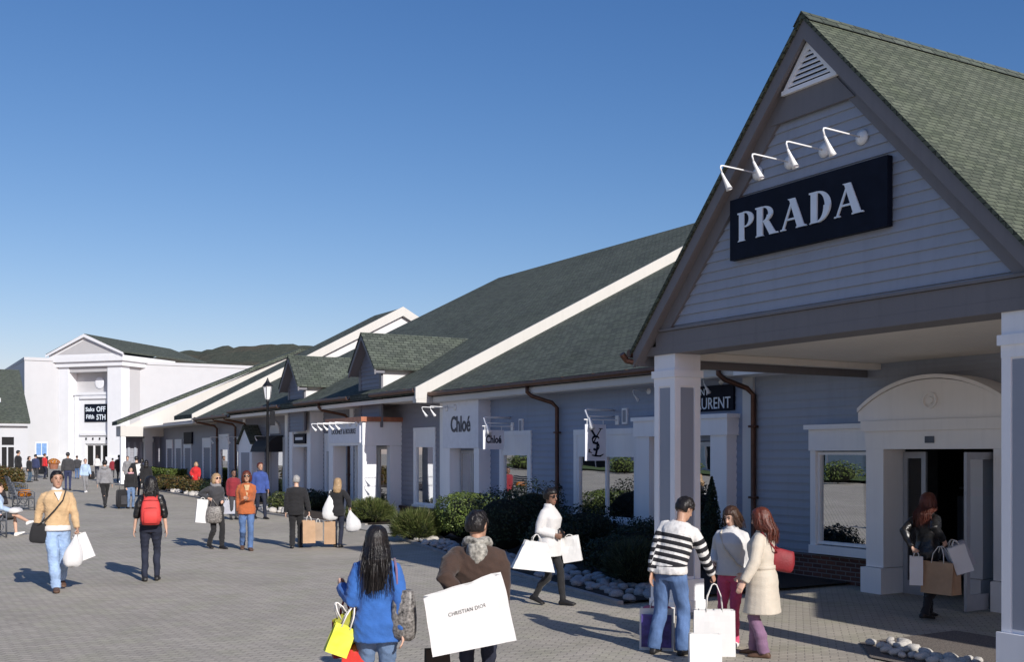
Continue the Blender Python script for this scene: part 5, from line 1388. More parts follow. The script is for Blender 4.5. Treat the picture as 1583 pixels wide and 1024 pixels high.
    # ---------------- trousers
    if legs_m:
        q = MB(); q.loft([[v for v in ring(0, interp(TB, z)[2], z, interp(TB, z)[0]+.004, interp(TB, z)[1]+.004, 22, 2.4)] for z in (.82, .87, .92, .97, 1.02)])
        for nm, sg_ in (('L', 1), ('R', -1)):
            hip, kn, an = leg[nm]; r0, r1, r2 = leg_r
            if shorts: q.tube([hip+Vector((0, 0, .04)), hip+Vector((0, 0, -.05)), hip.lerp(kn, .5), hip.lerp(kn, .92)], [r0*.95, r0, r0*.9, r0*.85], 12); continue
            q.tube([hip+Vector((0, 0, .04)), hip+Vector((0, 0, -.05)), hip.lerp(kn, .5), kn+Vector((0, .0, .03)), kn+Vector((0, 0, -.05)), kn.lerp(an, .5)+Vector((0, .012, 0)), an+Vector((0, .004, -.03))], [r0*.95, r0, (r0+r1)*.5, r1, r1*.98, (r1+r2)*.52, r2], 12)
        oq = local_build(q, 'trousers', legs_m, root, s); PENDING.append((oq, vox_c*s, 2, .0115*s, None))
    # ---------------- shoes
    for nm, sg_ in (('L', 1), ('R', -1)):
        hip, kn, an = leg[nm]; lift = max(0, an.z-.085); pit = min(.75, lift*4.5) if an.y > 0 else -min(.4, lift*3)
        sg2 = sg_*.12
        Rf = Matrix.Rotation(sg2, 3, 'Z') @ Matrix.Rotation(pit, 3, 'X')
        m_ = MB(); rr = []
        for y_, hw_, hz, z0_ in ((.075, .020, .03, .01), (.065, .034, .06, .0), (.03, .040, .10, 0), (-.03, .040, .085, 0), (-.09, .046, .060, 0), (-.14, .048, .045, 0), (-.175, .040, .035, 0), (-.195, .018, .02, .005)):
            rr.append([an+Rf @ Vector((hw_*math.copysign(abs(math.cos(2*math.pi*k/14))**.7, math.cos(2*math.pi*k/14)), y_, -.085+z0_+hz*(.5+.5*math.copysign(abs(math.sin(2*math.pi*k/14))**.7, math.sin(2*math.pi*k/14))))) for k in range(14)])
        m_.loft(rr); local_build(m_, 'shoe', shoe, root, s)
    if extra: extra(F)
    return F
def finish_people():
    dg = bpy.context.evaluated_depsgraph_get()
    for o, vx, it, amp, band in PENDING:
        m = o.modifiers.new('skin', 'REMESH'); m.mode = 'VOXEL'; m.voxel_size = vx; m.use_smooth_shade = True
        if it: q = o.modifiers.new('soft', 'SMOOTH'); q.iterations = it; q.factor = .5
    dg.update()
    for o, vx, it, amp, band in PENDING:
        me = bpy.data.meshes.new_from_object(o.evaluated_get(dg)); old = o.data
        if not me.materials: me.materials.append(old.materials[0])
        o.modifiers.clear(); o.data = me; bpy.data.meshes.remove(old)
        n = len(me.vertices)
        if band:
            at = me.attributes.new('band', 'FLOAT', 'POINT'); at.data.foreach_set('value', [band(v.co) for v in me.vertices])
        if amp and n:
            co = np.empty(n*3); me.vertices.foreach_get('co', co); co = co.reshape(-1, 3); no = np.empty(n*3); me.vertices.foreach_get('normal', no); no = no.reshape(-1, 3)
            sd = (hash(o.parent['label']) if False else sum(map(ord, o.parent['label']))) % 97
            hairy = o.name.startswith('hair')
            S_ = np.array([55, 55, 9.0]) if hairy else np.array([13., 13., 17.])
            a = np.zeros(n); rs = np.random.RandomState(sd)
            w = co.copy()
            for k in range(3): w[:, k] += .03*np.sin(co[:, (k+1) % 3]*11+sd+k)
            for k in range(9):
                v = rs.normal(size=3)*S_*(.55+.3*k); q_ = np.sin(w @ v + rs.uniform(0, 6.3)); a += (1-2*np.abs(q_) if not hairy else q_)/(1+.3*k)
            a = a/2.4
            co += no*((a*(1 if hairy else .75)+(0 if hairy else .35))*amp)[:, None]; me.vertices.foreach_set('co', co.reshape(-1))
        me.polygons.foreach_set('use_smooth', [True]*len(me.polygons)); me.update()

# ---------------------------------------------------------------- things people carry
def bag_root(name, label, cat, group, loc, yaw, tilt=0, roll=0):
    o = thing(name, label, cat, loc, group); o.rotation_euler = (tilt, roll, yaw); return o
def view_yaw(P): return -math.atan2(P[0], P[1])     # turns local -Y to face back along the line to the origin
def paper_bag(label, grip, w, h, dp, m, yaw=0, hl=.16, tilt=0, roll=0, skew=0.0, group=None, trap=1.0, name='shopping_bag', stand=None, handle='handle_cord', text=None, inner=None, crumple=.008, open_=True, panel=None, cat='shopping bag'):
    g = Vector(grip if stand is None else stand)
    yw = view_yaw(g)+RAD(yaw)
    E = (Matrix.Rotation(yw, 4, 'Z') @ Matrix.Rotation(RAD(roll), 4, 'Y') @ Matrix.Rotation(RAD(tilt), 4, 'X')).to_3x3()
    loc = g - E @ Vector((0, 0, h+hl)) if stand is None else g
    o = thing(name, label, cat, tuple(loc), group); o.rotation_mode = 'XYZ'; o.rotation_euler = E.to_euler('XYZ')
    b = MB(); rings = []; nz = 9; nw = 9
    sd = (w*37+h*91+g.x*13) % 10
    for i in range(nz):
        u = i/(nz-1); z = h*u; ww = w*(1+(trap-1)*u); d_ = dp*(1-.35*u)
        r = []
        for k in range(nw): r.append((-ww/2+ww*k/(nw-1), -d_/2, z))
        r.append((ww/2-.03*u*dp/.12, 0, z))
        for k in range(nw): r.append((ww/2-ww*k/(nw-1), d_/2, z))
        r.append((-ww/2+.03*u*dp/.12, 0, z))
        q = []
        for x_, y_, z_ in r:
            nn = noise.noise(Vector((x_*7+sd, y_*7, z_*7)))+.5*noise.noise(Vector((x_*17+sd, y_*17, z_*15)))
            sgn = 1 if y_ > 0 else -1; z_ = z_+skew*x_*u
            edge = u > .98
            q.append((x_+nn*crumple*.4, y_+sgn*nn*crumple*(.4+u), z_+(nn*crumple*1.2 if edge else 0)))
        rings.append(q)
    b.loft(rings, False); n = len(rings[0]); b.f.append(tuple(range(n))[::-1]); b.m.append(0)
    local_build(b, 'bag_body', m, o, 1, False)
    if hl > 0:
        for y_ in (-dp*.32, dp*.32):
            q = MB(); q.tube([(-w*trap*.2, y_, h-.02), (-w*trap*.17, y_*.8, h+hl*.5), (-w*trap*.06, y_*.3, h+hl*.95), (0, y_*.2, h+hl), (w*trap*.06, y_*.3, h+hl*.95), (w*trap*.17, y_*.8, h+hl*.5), (w*trap*.2, y_, h-.02)], .006, 6); local_build(q, 'handle', handle, o, 1)
    if inner:
        q = MB(); 
        for k in range(3): q.ball((-w*.25+w*.25*k, 0, h*.95), (w*.2, dp*.3, .05), 8, 6)
        local_build(q, 'tissue_paper', inner, o, 1)
    if panel:
        q = MB(); q.box(-w*.44, w*.44, -dp/2-.012, -dp/2-.009, h*.08, h*.86); local_build(q, 'printed_panel', panel, o, 1, False)
    def on_front(x_, z_, o_):
        i = min(nz-2, int(z_/h*(nz-1))); fi = z_/h*(nz-1)-i; ww = w*(1+(trap-1)*z_/h)
        kk = (x_+ww/2)/ww*(nw-1); k0 = max(0, min(nw-2, int(kk))); fk = kk-k0
        p = [Vector(rings[i+a][k0+b_]) for a in (0, 1) for b_ in (0, 1)]
        q = (p[0]*(1-fk)+p[1]*fk)*(1-fi)+(p[2]*(1-fk)+p[3]*fk)*fi
        return q+Vector((0, -.003-o_, 0))
    if text:
        t_, tw, th, tz = text
        q = text_mb(t_, tw, th, .001, lambda a, b_, o_: on_front(-tw/2+a, tz+b_, o_), 0, 1.1); local_build(q, 'lettering', 'print_ink', o, 1, False)
    return o
def carrier_bag(label, grip, w, h, m='plastic_white', yaw=0, group=None, dp=None, name='carrier_bag', swing=0):
    g = Vector(grip); o = thing(name, label, 'carrier bag', tuple(g), group); o.rotation_euler = (0, RAD(swing), view_yaw(g)+RAD(yaw))
    dp = dp or w*.55; b = MB(); rings = []; n = 26; sd = (g.x*7+g.y*3) % 10
    for i, (u, a) in enumerate(((0, .06), (.05, .10), (.14, .22), (.26, .42), (.40, .68), (.58, .90), (.76, 1.0), (.9, .92), (.97, .70), (1.0, .3))):
        r = []
        for k in range(n):
            t_ = 2*math.pi*k/n; nn = 1+.16*noise.noise(Vector((math.cos(t_)*2.2+sd, math.sin(t_)*2.2, u*3)))+.10*math.sin(t_*7+sd+u*2)*(1-u)
            r.append((w/2*a*math.cos(t_)*nn, dp/2*a*math.sin(t_)*nn, -h*u+.02*noise.noise(Vector((t_, u*4, sd)))))
        rings.append(r)
    b.loft(rings); local_build(b, 'bag_body', m, o, 1)
    q = MB(); q.tube([(-.03, 0, -.03), (-.015, 0, .03), (0, 0, .045), (.015, 0, .03), (.03, 0, -.03)], .008, 6); local_build(q, 'handle', m, o, 1)
    return o
def soft_bag(label, loc, w, h, dp, m, yaw=0, strap=None, strap_m=None, name='handbag', group=None, roll=0, sag=.15, cat='handbag', base_yaw=None):
    """rounded handbag; loc = top middle of the bag body, strap = list of world points"""
    g = Vector(loc); o = thing(name, label, cat, tuple(g), group); yw = (view_yaw(g) if base_yaw is None else base_yaw)+RAD(yaw); o.rotation_euler = (0, RAD(roll), yw)
    b = MB(); rings = []
    for u, a, c in ((0, .70, .35), (.04, .80, .5), (.25, .92, .85), (.55, 1.0, 1.0), (.82, .98, .95), (.95, .86, .75), (1, .6, .4)):
        rings.append([Vector((v.x, v.y, -h*u+.012*noise.noise(Vector((v.x*9, v.y*9, u*5+g.x))))) for v in ring(0, 0, 0, w/2*a, dp/2*c, 20, 3)])
    b.loft(rings); local_build(b, 'bag_body', m, o, 1)
    if strap:
        Ri = Matrix.Rotation(yw, 3, 'Z') @ Matrix.Rotation(RAD(roll), 3, 'Y'); Ri = Ri.inverted()
        q = MB(); q.tube([Ri @ (Vector(p)-g) for p in strap], .011, 6); local_build(q, 'strap', strap_m or m, o, 1)
    return o
# ---------------------------------------------------------------- the people, nearest first
def strap_pts(F, pts): return [F.W(F.T(p)) for p in pts]
HB = 'hair_black'
# woman in the blue jacket, back view
F = person('woman in bright blue jacket seen from behind, long black hair, patterned bag on shoulder', 582, 1130, 822, 178, h=1.63, near=True, top_m='cloth_blue', hem=.77, t=.034, flare=.03, hair=('verylong', HB), legs_m='denim_faded', leg_r=(.098, .068, .055),
           L=('px', 529, 908, .12), R=('px', 622, 978, -.10), poleL=(.2, .1, -1), collar='cloth_blue', hands=('grip', 'relax'), head=(0, 4))
e = F.elbowL.lerp(F.wristL, .35); ew = F.W(e+Vector((.02, -.02, -.05)))
paper_bag('olive gift bag hanging from the arm of the woman in blue', ew+Vector((-.10, -.03, 0)), .17, .24, .09, 'paper_olive', yaw=25, hl=.11, roll=-28, group=None)
paper_bag('bright yellow gift bag hanging from the arm of the woman in blue', ew+Vector((.02, -.10, -.03)), .18, .24, .08, 'paper_yellow', yaw=12, hl=.16, roll=22)
paper_bag('red shopping bag with orange tissue below the yellow gift bag', ew+Vector((.06, -.02, -.04)), .19, .24, .10, 'paper_red', yaw=-8, hl=.34, inner='orange_mums', handle='paper_red')
paper_bag('dark red shopping bag behind the olive and yellow gift bags', ew+Vector((.02, .08, 0)), .20, .30, .10, 'cloth_maroon', yaw=10, hl=.16, handle='cloth_maroon')
g = F.W((-.235, .10, 1.22))
soft_bag('black patterned shoulder bag hanging behind the arm of the woman in blue', g, .20, .40, .15, 'snake', yaw=-20, strap=[g+Vector((-.05, .0, -.06)), F.W((-.17, .10, 1.40)), F.W((-.155, .02, 1.475)), F.W((-.16, -.08, 1.36)), g+Vector((.05, .02, -.06))], strap_m='cloth_purple', name='shoulder_bag')
# man in the brown jacket with the big white bag
F = person('man in dark brown jacket seen from behind, patterned scarf, big white bag at his back', 738, 1121, 797, 178, sex='m', h=1.74, near=True, top_m='cloth_brown', hem=.74, t=.046, hair=('short', HB), legs_m='denim_dark', skin='skin_tan',
           L=('px', 716, 930, -.18), R=('px', 776, 985, .0), collar=None, hands=('grip', 'relax'), head=(-22, 3))
def scarf(F, m='cloth_scarf', r=.10):
    mb = MB(); rr = []
    for k in range(19):
        a = 2*math.pi*k/18; c = Vector((math.cos(a)*.088, .012+math.sin(a)*.082, 1.495+.012*math.sin(3*a)+.02*math.sin(a)))
        u = Vector((math.cos(a), math.sin(a), 0)); rr.append([F.T(c+u*.042*math.cos(b*math.pi/5)+Vector((0, 0, .042*math.sin(b*math.pi/5)))) for b in range(10)])
    mb.loft(rr, False); mb.loft([[F.T((x_*w_, .128+dy, z_)) for x_, dy in ((-1, 0), (-.5, .022), (0, .03), (.5, .022), (1, 0), (.5, -.02), (-.5, -.02))] for z_, w_ in ((1.50, .075), (1.44, .09), (1.38, .075), (1.34, .03))])
    return local_build(mb, 'scarf', m, F.root, F.s)
scarf(F)
F2 = F
k = Vector(ground_at(728, 1125)[0]); 
def world_at(px, py, d):
    q = (px-CX)/FPX; return Vector((d*(SY+CY*q), d*(CY-SY*q), HCAM-(py-HY)/FPX*d))
paper_bag('big white paper shopping bag with small dark lettering carried tilted behind the man in brown', None, .66, .50, .17, 'paper_white', stand=world_at(733, 1001, 8.56), hl=.0, skew=.12, roll=-10.5, yaw=3, crumple=.015, text=('CHRISTIAN DIOR', .30, .030, .29), handle='handle_cord', trap=.96)
g = world_at(676, 985, 8.95)
paper_bag('dark brown paper bag hanging below the big tilted white bag', g, .20, .34, .12, 'paper_brown', yaw=10, hl=.1, handle='paper_brown')
# striped man bending over the white bags
F = person('man in black and white striped sweater seen from behind, bending to white shopping bags', 1036, 1014, 778, 158, sex='m', h=1.74, near=True, top_m='knit_striped', hem=.90, t=.032, hair=('short', HB), legs_m='denim_mid', leg_r=(.104, .080, .072), skin='skin_tan', lean=13, side=-9,
           L=('px', 1006, 893, .0), R=('px', 1104, 897, .10), legs={'L': (.19, .0, .085), 'R': (-.12, -.06, .085)}, hands=('relax', 'grip'), head=(-25, 12), collar=None)
gz = F.W(F.handR)
B1 = ground_at(1104, 1014)[0]
paper_bag('large white paper shopping bag standing on the pavement under the hand of the striped man', None, .45, .50, .17, 'paper_white', stand=B1, hl=max(.12, gz.z-B1.z-.52), yaw=4, crumple=.004, trap=.98)
paper_bag('smaller white paper shopping bag standing before the larger one', None, .335, .335, .13, 'paper_white', stand=ground_at(1090, 1030)[0], hl=.0, yaw=9, crumple=.004)
paper_bag('white shopping bag with dark violet printed front standing left of the striped man', None, .38, .47, .16, 'paper_white', stand=ground_at(1016, 1005)[0], hl=.10, yaw=-6, panel='print_violet', inner='display_pink', crumple=.006)
# woman in white jacket and pink trousers
F = person('woman in white jacket and pink trousers looking down at the shopping bags', 1131, 1000, 787, -22, h=1.59, near=True, top_m='cloth_white', hem=.90, t=.048, collar='cloth_white', hair=('bob', 'hair_brown'), legs_m='cloth_pink', leg_r=(.092, .064, .048), skin='skin_light', shoe='shoe_white',
           L=('px', 1151, 903, -.05), R=('px', 1104, 872, .1), head=(-12, 22), legs={'L': (.07, -.05, .085), 'R': (-.10, .05, .085)})
g = F.W((.20, .12, .95))
soft_bag('slim cream crossbody bag of the woman in pink trousers', g, .20, .18, .07, 'cloth_cream', yaw=20, strap=[g+Vector((0, 0, -.02)), F.W((.14, -.175, 1.06)), F.W((-.02, -.185, 1.25)), F.W((-.10, -.13, 1.42)), F.W((-.13, .02, 1.47)), F.W((-.03, .165, 1.30)), g+Vector((0, 0, -.02))], name='crossbody_bag')
# woman in trench coat
F = person('red haired woman in beige trench coat and purple trousers standing side on', 1178, 1016, 789, -108, h=1.61, near=True, top_m='cloth_cream', hem=.52, t=.042, flare=.045, collar='cloth_cream', hair=('long', 'hair_red'), legs_m='cloth_purple', leg_r=(.088, .072, .070), shoe='shoe_brown',
           L=('px', 1150, 900, -.22), R=('px', 1152, 888, .1), head=(0, 14), legs={'L': (.08, .05, .085), 'R': (-.08, -.12, .085)}, poleL=(.3, .7, -.4))
mb = MB(); rr = []
for z, k_ in ((1.04, .0), (1.045, .008), (1.085, .008), (1.09, .0)): rr.append([F.T(v) for v in ring(0, .0, z, .140+.042+k_, .104+.042+k_, 24, 2.5)])
mb.loft(rr, False); local_build(mb, 'belt', 'cloth_cream', F.root, F.s)
g = world_at(1211, 850, F.d+.02)
soft_bag('dark red leather handbag behind the woman in the trench coat', g, .30, .24, .15, 'leather_red', yaw=10, roll=12, strap=[g+Vector((-.10, 0, -.03)), F.W((.06, .18, 1.28)), F.W((.12, .04, 1.475)), F.W((.10, -.02, 1.45)), g+Vector((-.02, 0, -.02))])
# woman entering the shop
F = person('woman in black leather jacket with long auburn hair entering the open glass door', 1434, 957, 762, 145, h=1.67, near=True, top_m='leather_black', hem=.84, t=.028, hair=('wavy', 'hair_red'), legs_m='cloth_black', leg_r=(.088, .062, .056), L=('px', 1410, 846, -.05), R=('px', 1458, 836, -.28), hands=('grip', 'grip'),
           legs={'L': (.07, -.14, .085), 'R': (-.08, .18, .11)})
g = F.W(F.handR)
paper_bag('white paper bag hanging over the kraft bag of the woman at the door', g+Vector((-.02, -.16, .06)), .22, .36, .09, 'paper_white', yaw=15, roll=-18, hl=.07)
paper_bag('kraft paper box bag on the arm of the woman entering the shop', g+Vector((-.05, .02, -.02)), .46, .42, .22, 'paper_kraft', yaw=-35, hl=.20)
paper_bag('grey paper bag beside the kraft bag of the woman at the door', g+Vector((.10, -.02, .06)), .30, .34, .10, 'paper_grey', yaw=20, roll=-26, hl=.07)
paper_bag('pale grey bag in the left hand of the woman entering the shop', F.W(F.handL), .17, .38, .10, 'paper_white', yaw=0, hl=.06)
# woman in white coat with phone
F = person('woman in white coat and sunglasses walking with big white bags, looking at phone', 850, 936, 768, 62, h=1.66, near=True, top_m='cloth_white', hem=.74, t=.036, flare=.03, collar='cloth_white', hair=('bun', HB), skin='skin_brown', shades=True, legs_m='cloth_black', leg_r=(.088, .058, .046),
           L=('px', 866, 824, .06), R=('px', 858, 828, -.16), head=(-12, 6), hands=('grip', 'grip'), legs={'L': (.06, -.20, .085), 'R': (-.07, .22, .14)})
g = F.W((F.handL+F.handR)*.5+Vector((0, -.01, .045)))
t = thing('mobile_phone', 'dark phone in the hands of the woman in white coat', 'phone', tuple(g)); t.rotation_euler = (RAD(55), 0, F.phi)
mb = MB(); mb.box(-.034, .034, -.07, .07, -.004, .004); local_build(mb, 'phone_case', 'shoe_black', t, 1, False); mb = MB(); mb.box(-.030, .030, -.064, .064, .0042, .005); local_build(mb, 'screen', 'lens_black', t, 1, False)
e = F.elbowR.lerp(F.wristR, .35); gw = F.W(e+Vector((-.04, 0, -.02)))
paper_bag('big white trapezoid shopping bag at the side of the woman in white coat', gw+Vector((-.14, -.06, 0)), .60, .40, .18, 'paper_white', yaw=12, hl=.10, trap=.52, roll=7, crumple=.014)
e = F.elbowL.lerp(F.wristL, .9); gw = F.W(e+Vector((0, -.06, -.04)))
paper_bag('narrow white shopping bag in front of the woman in white coat', gw+Vector((.08, -.03, .0)), .27, .36, .11, 'paper_white', yaw=-6, hl=.03, roll=-10, crumple=.012)
# man in tan sweater
F = person('man in tan sweater and pale jeans walking towards the camera with white carrier bags', 88, 914, 730, 8, sex='m', near=True, top_m='cloth_tan', hem=.94, t=.02, collar='cloth_white', hair=('short', HB), skin='skin_tan', legs_m='denim_light', leg_r=(.108, .082, .070), shoe='shoe_brown',
           L=('px', 121, 826, -.12), R=('px', 54, 828, -.05), hands=('grip', 'relax'), legs={'L': (.10, .30, .17), 'R': (-.03, -.16, .085)}, head=(4, -2))
mb = MB(); mb.loft([[F.T(v) for v in ring(0, .0, z, .168+k_, .120+k_, 24, 2.5)] for z, k_ in ((.885, .022), (.90, .03), (.95, .022), (.97, .0))]); local_build(mb, 'shirt', 'cloth_white', F.root, F.s)
mb = MB(); mb.prism([F.T((.055, -.125, 1.46)), F.T((-.055, -.125, 1.46)), F.T((0, -.162, 1.33))], (0, -.006, 0)); local_build(mb, 'shirt_front', 'cloth_white', F.root, F.s, False)
g = F.W((-.235, -.05, 1.00))
soft_bag('black messenger bag on the hip of the man in tan sweater', g, .27, .30, .10, 'cloth_black', yaw=10, roll=6, name='messenger_bag', strap=[g+Vector((-.05, -.03, -.03)), F.W(F.T((-.17, -.13, 1.06))), F.W(F.T((-.05, -.168, 1.20))), F.W(F.T((.06, -.160, 1.34))), F.W(F.T((.115, -.05, 1.475))), F.W(F.T((.09, .10, 1.42))), F.W(F.T((-.05, .15, 1.20))), g+Vector((0, .08, -.03))])
carrier_bag('crumpled white plastic carrier bag in the hand of the man in tan sweater', F.W(F.handL)+Vector((0, 0, .0)), .30, .52, yaw=10, swing=6, dp=.20)
paper_bag('flat white paper bag behind the plastic carrier bag of the man in tan sweater', F.W(F.handL)+Vector((.04, .06, 0)), .20, .40, .06, 'paper_white', yaw=-8, roll=-22, hl=.02)
# woman with the red backpack
F = person('woman in black leather jacket and dark jeans walking away with red backpack', 233, 899, 738, 180, near=True, top_m='leather_black', hem=.93, t=.026, hair=('long', HB), legs_m='denim_dark', leg_r=(.096, .062, .048), shoe='shoe_black', sleeve=.25, L=('px', 207, 822, .0), R=None, legs={'L': (.09, .02, .085), 'R': (-.10, -.05, .085)}, head=(15, 8))
t = thing('backpack', 'red backpack on the back of the woman in leather jacket', 'backpack', tuple(F.P)); t.rotation_euler = (0, 0, F.phi)
mb = MB(); mb.loft([[v+Vector((0, 0, 0)) for v in ring(0, .215+dy, z, rx, ry, 22, 3)] for z, rx, ry, dy in ((.955, .10, .05, 0), (.965, .140, .085, 0), (1.05, .158, .105, .01), (1.2, .158, .105, .005), (1.32, .140, .090, -.005), (1.40, .105, .066, -.02), (1.43, .05, .03, -.03))]); local_build(mb, 'pack_body', 'backpack_red', t, F.s)
mb = MB(); mb.loft([[v for v in ring(0, .30, z, rx, ry, 20, 3)] for z, rx, ry in ((.985, .09, .03), (.995, .118, .045), (1.12, .122, .048), (1.20, .110, .035), (1.215, .08, .015))]); local_build(mb, 'front_pocket', 'backpack_red', t, F.s)
mb = MB()
for z_, hw_, y_ in ((1.222, .125, .322), (1.35, .12, .286)): mb.tube([(hw_*math.sin(a), y_-.05*(1-math.cos(a)), z_+.02*math.cos(a)) for a in [(-1.2+.2*i) for i in range(13)]], .006, 5)
local_build(mb, 'zip', 'zip_dark', t, F.s)
for e_ in (-1, 1):
    mb = MB(); mb.tube([(e_*.09, .18, 1.36), (e_*.105, .08, 1.475), (e_*.115, -.03, 1.47), (e_*.125, -.13, 1.34), (e_*.16, -.08, 1.12), (e_*.15, .14, 1.02)], .018, 6); local_build(mb, 'strap', 'backpack_red', t, F.s)
# pair walking towards the camera
F = person('blond woman with sunglasses in dark grey jacket and black trousers holding white bags', 334, 849, 733, 32, top_m='cloth_charcoal', hem=.84, t=.034, hair=('bob', 'hair_blond'), shades=True, legs_m='cloth_black', leg_r=(.10, .07, .058), L=('px', 344, 776, -.14), R=('px', 322, 771, -.12), hands=('grip', 'grip'), legs={'L': (.08, -.12, .085), 'R': (-.08, .16, .12)})
scarf(F, 'cloth_grey')
paper_bag('narrow white bag hanging from the arm of the blond woman with sunglasses', F.W(F.wristR)+Vector((-.12, -.02, .02)), .22, .50, .10, 'paper_white', yaw=8, hl=.04, roll=6)
soft_bag('grey patterned tote hanging before the blond woman in dark grey', F.W(F.handR)+Vector((.02, -.10, -.14)), .34, .36, .12, 'snake', yaw=0, strap=[F.W(F.handR)+Vector((-.06, -.1, -.15)), F.W(F.handR)+Vector((.0, -.02, .02)), F.W(F.handR)+Vector((.10, -.1, -.15))], name='tote_bag')
F = person('woman in rust orange jacket and blue jeans walking towards the camera', 381, 851, 729, 4, near=True, top_m='cloth_orange', hem=.80, t=.032, flare=.015, hair=('bob', 'hair_red'), shades=True, legs_m='denim_mid', leg_r=(.096, .070, .062), L=('px', 383, 771, -.2), R=('px', 369, 796, -.05), legs={'L': (.07, -.14, .085), 'R': (-.07, .18, .12)}, skin='skin_tan', shoe='shoe_brown')
mb = MB(); mb.prism([F.T((.06, -.128, 1.45)), F.T((-.06, -.128, 1.45)), F.T((-.004, -.160, 1.20)), F.T((.004, -.160, 1.20))], (0, -.010, 0)); local_build(mb, 'blouse', 'cloth_tan', F.root, F.s, False)
# two behind them
F = person('man with dark hair in maroon jacket half hidden behind the woman in orange', 361, 804, 727, 20, sex='m', top_m='cloth_maroon', hem=.82, t=.04, hair=('short', HB), skin='skin_brown', legs_m='cloth_charcoal', L=('px', 372, 775, -.05), R=('px', 352, 778, -.05))
paper_bag('grey shopping bag held low by the man in maroon jacket', F.W(F.handR), .36, .40, .14, 'paper_grey', yaw=0, hl=.08)
F = person('man in royal blue jacket with brown cap walking behind the woman in orange', 402, 803, 716, 28, sex='m', top_m='cloth_royal', hem=.80, t=.05, hair=('short', 'hair_red'), skin='skin_tan', legs_m='denim_dark', L=('px', 415, 762, -.1), R=('px', 392, 770, -.05), legs={'L': (.09, -.16, .085), 'R': (-.09, .2, .13)}, collar='cloth_navy')
# couple in black walking away
F = person('grey haired man in black suit walking away carrying kraft bags', 458, 848, 736, 178, sex='m', top_m='cloth_black', hem=.80, t=.036, hair=('short', 'hair_grey'), legs_m='cloth_black', leg_r=(.10, .074, .066), R=('px', 479, 798, .0), hands=('relax', 'grip'), legs={'L': (.09, .1, .09), 'R': (-.09, -.12, .085)})
paper_bag('kraft paper bag in the right hand of the man in black suit', F.W(F.handR), .27, .50, .18, 'paper_kraft', yaw=10, hl=.10)
F = person('blond woman in black jacket walking away with white bag on her shoulder', 522, 847, 740, 172, top_m='cloth_black', hem=.80, t=.032, hair=('long', 'hair_blond'), legs_m='denim_dark', leg_r=(.09, .062, .054), L=('px', 509, 795, .0), R=('px', 541, 784, -.05), hands=('grip', 'grip'), legs={'L': (.08, -.1, .085), 'R': (-.08, .12, .1)})
paper_bag('kraft paper bag carried between the couple in black', F.W(F.handL), .24, .50, .18, 'paper_kraft', yaw=-8, hl=.10)
paper_bag('pinkish kraft bag between the two larger kraft bags of the couple', F.W(F.handL)+Vector((-.26, .06, -.04)), .20, .40, .14, 'shoe_tan', yaw=5, hl=.08)
carrier_bag('white carrier bag swinging from the outstretched hand of the blond woman in black', F.W(F.handR), .34, .50, yaw=0, swing=-12)
g = F.W((.19, .10, 1.16))
carrier_bag('white soft bag on the shoulder of the blond woman in black', F.W((.17, .06, 1.40)), .38, .62, yaw=10, dp=.18)
# farther out on the walk
F = person('person in grey hooded jacket and black trousers striding away past the suitcase', 162, 786, 712, 178, top_m='cloth_grey', hem=.90, t=.04, hair=('short', HB), legs_m='cloth_black', legs={'L': (-.02, .26, .13), 'R': (.0, -.24, .085)}, leg_r=(.098, .068, .052))
mb = MB(); mb.ball(F.T((0, .10, 1.46)), (.11, .06, .06), 12, 8); local_build(mb, 'hood', 'cloth_grey', F.root, F.s)
F = person('person in pale blue shirt and grey cropped trousers, dark bag at the elbow', 132, 762, 710, 10, top_m='cloth_skyblue', hem=.86, t=.035, hair=('short', 'hair_red'), legs_m='cloth_grey', shoe='shoe_white', legs={'L': (.06, .2, .12), 'R': (-.04, -.16, .085)}, L=('px', 140, 735, -.1))
soft_bag('dark handbag at the elbow of the person in pale blue shirt', F.W((.27, -.02, 1.10)), .34, .36, .16, 'cloth_black', strap=[F.W((.22, 0, 1.08)), F.W((.20, 0, 1.42)), F.W((.30, 0, 1.08))])
person('man in dark vest and blue trousers walking towards the white portico', 105, 759, 700, 180, sex='m', top_m='cloth_charcoal', hem=.92, t=.03, hair=('short', HB), legs_m='cloth_navy', skin='skin_tan')
person('person in red top beside the blue directory board', 69, 741, 702, 120, sex='m', top_m='cloth_red', hem=.88, t=.04, hair=('short', 'hair_brown'), legs_m='denim_dark')
person('person in dark brown coat near the right portico column', 184, 746, 704, 170, sex='m', top_m='cloth_brown', hem=.72, t=.04, hair=('short', HB), legs_m='cloth_charcoal')
person('person in maroon coat walking near the portico doors', 174, 739, 709, 175, top_m='cloth_maroon', hem=.70, t=.04, hair=('short', HB), legs_m='cloth_charcoal')
F = person('woman with rose scarf and black vest pulling a black suitcase', 202, 787, 722, 12, top_m='cloth_black', hem=.90, t=.035, hair=('bob', HB), legs_m='denim_faded', R=('px', 195, 757, -.1), hands=('relax', 'grip'))
scarf(F, 'cloth_rose')
p, d_ = ground_at(190, 787)
t = thing('suitcase', 'black upright suitcase pulled by the woman with rose scarf', 'suitcase', tuple(p)); t.rotation_euler = (0, 0, RAD(15))
mb = MB(); mb.loft([[v for v in ring(0, 0, z, rx, ry, 20, 5)] for z, rx, ry in ((.05, .17, .10), (.07, .21, .13), (.40, .22, .14), (.62, .21, .13), (.66, .17, .10))]); local_build(mb, 'case_body', 'cloth_black', t, 1)
mb = MB(); mb.box(-.13, .13, -.158, -.13, .15, .45); local_build(mb, 'front_pocket', 'cloth_charcoal', t, 1, False)
for e_ in (-1, 1):
    mb = MB(); mb.lathe((e_*.15, 0, .045), [(0, -.02), (.045, -.02), (.045, .02), (0, .02)], 12, 'x'); local_build(mb, 'wheel', 'iron_black', t, 1)
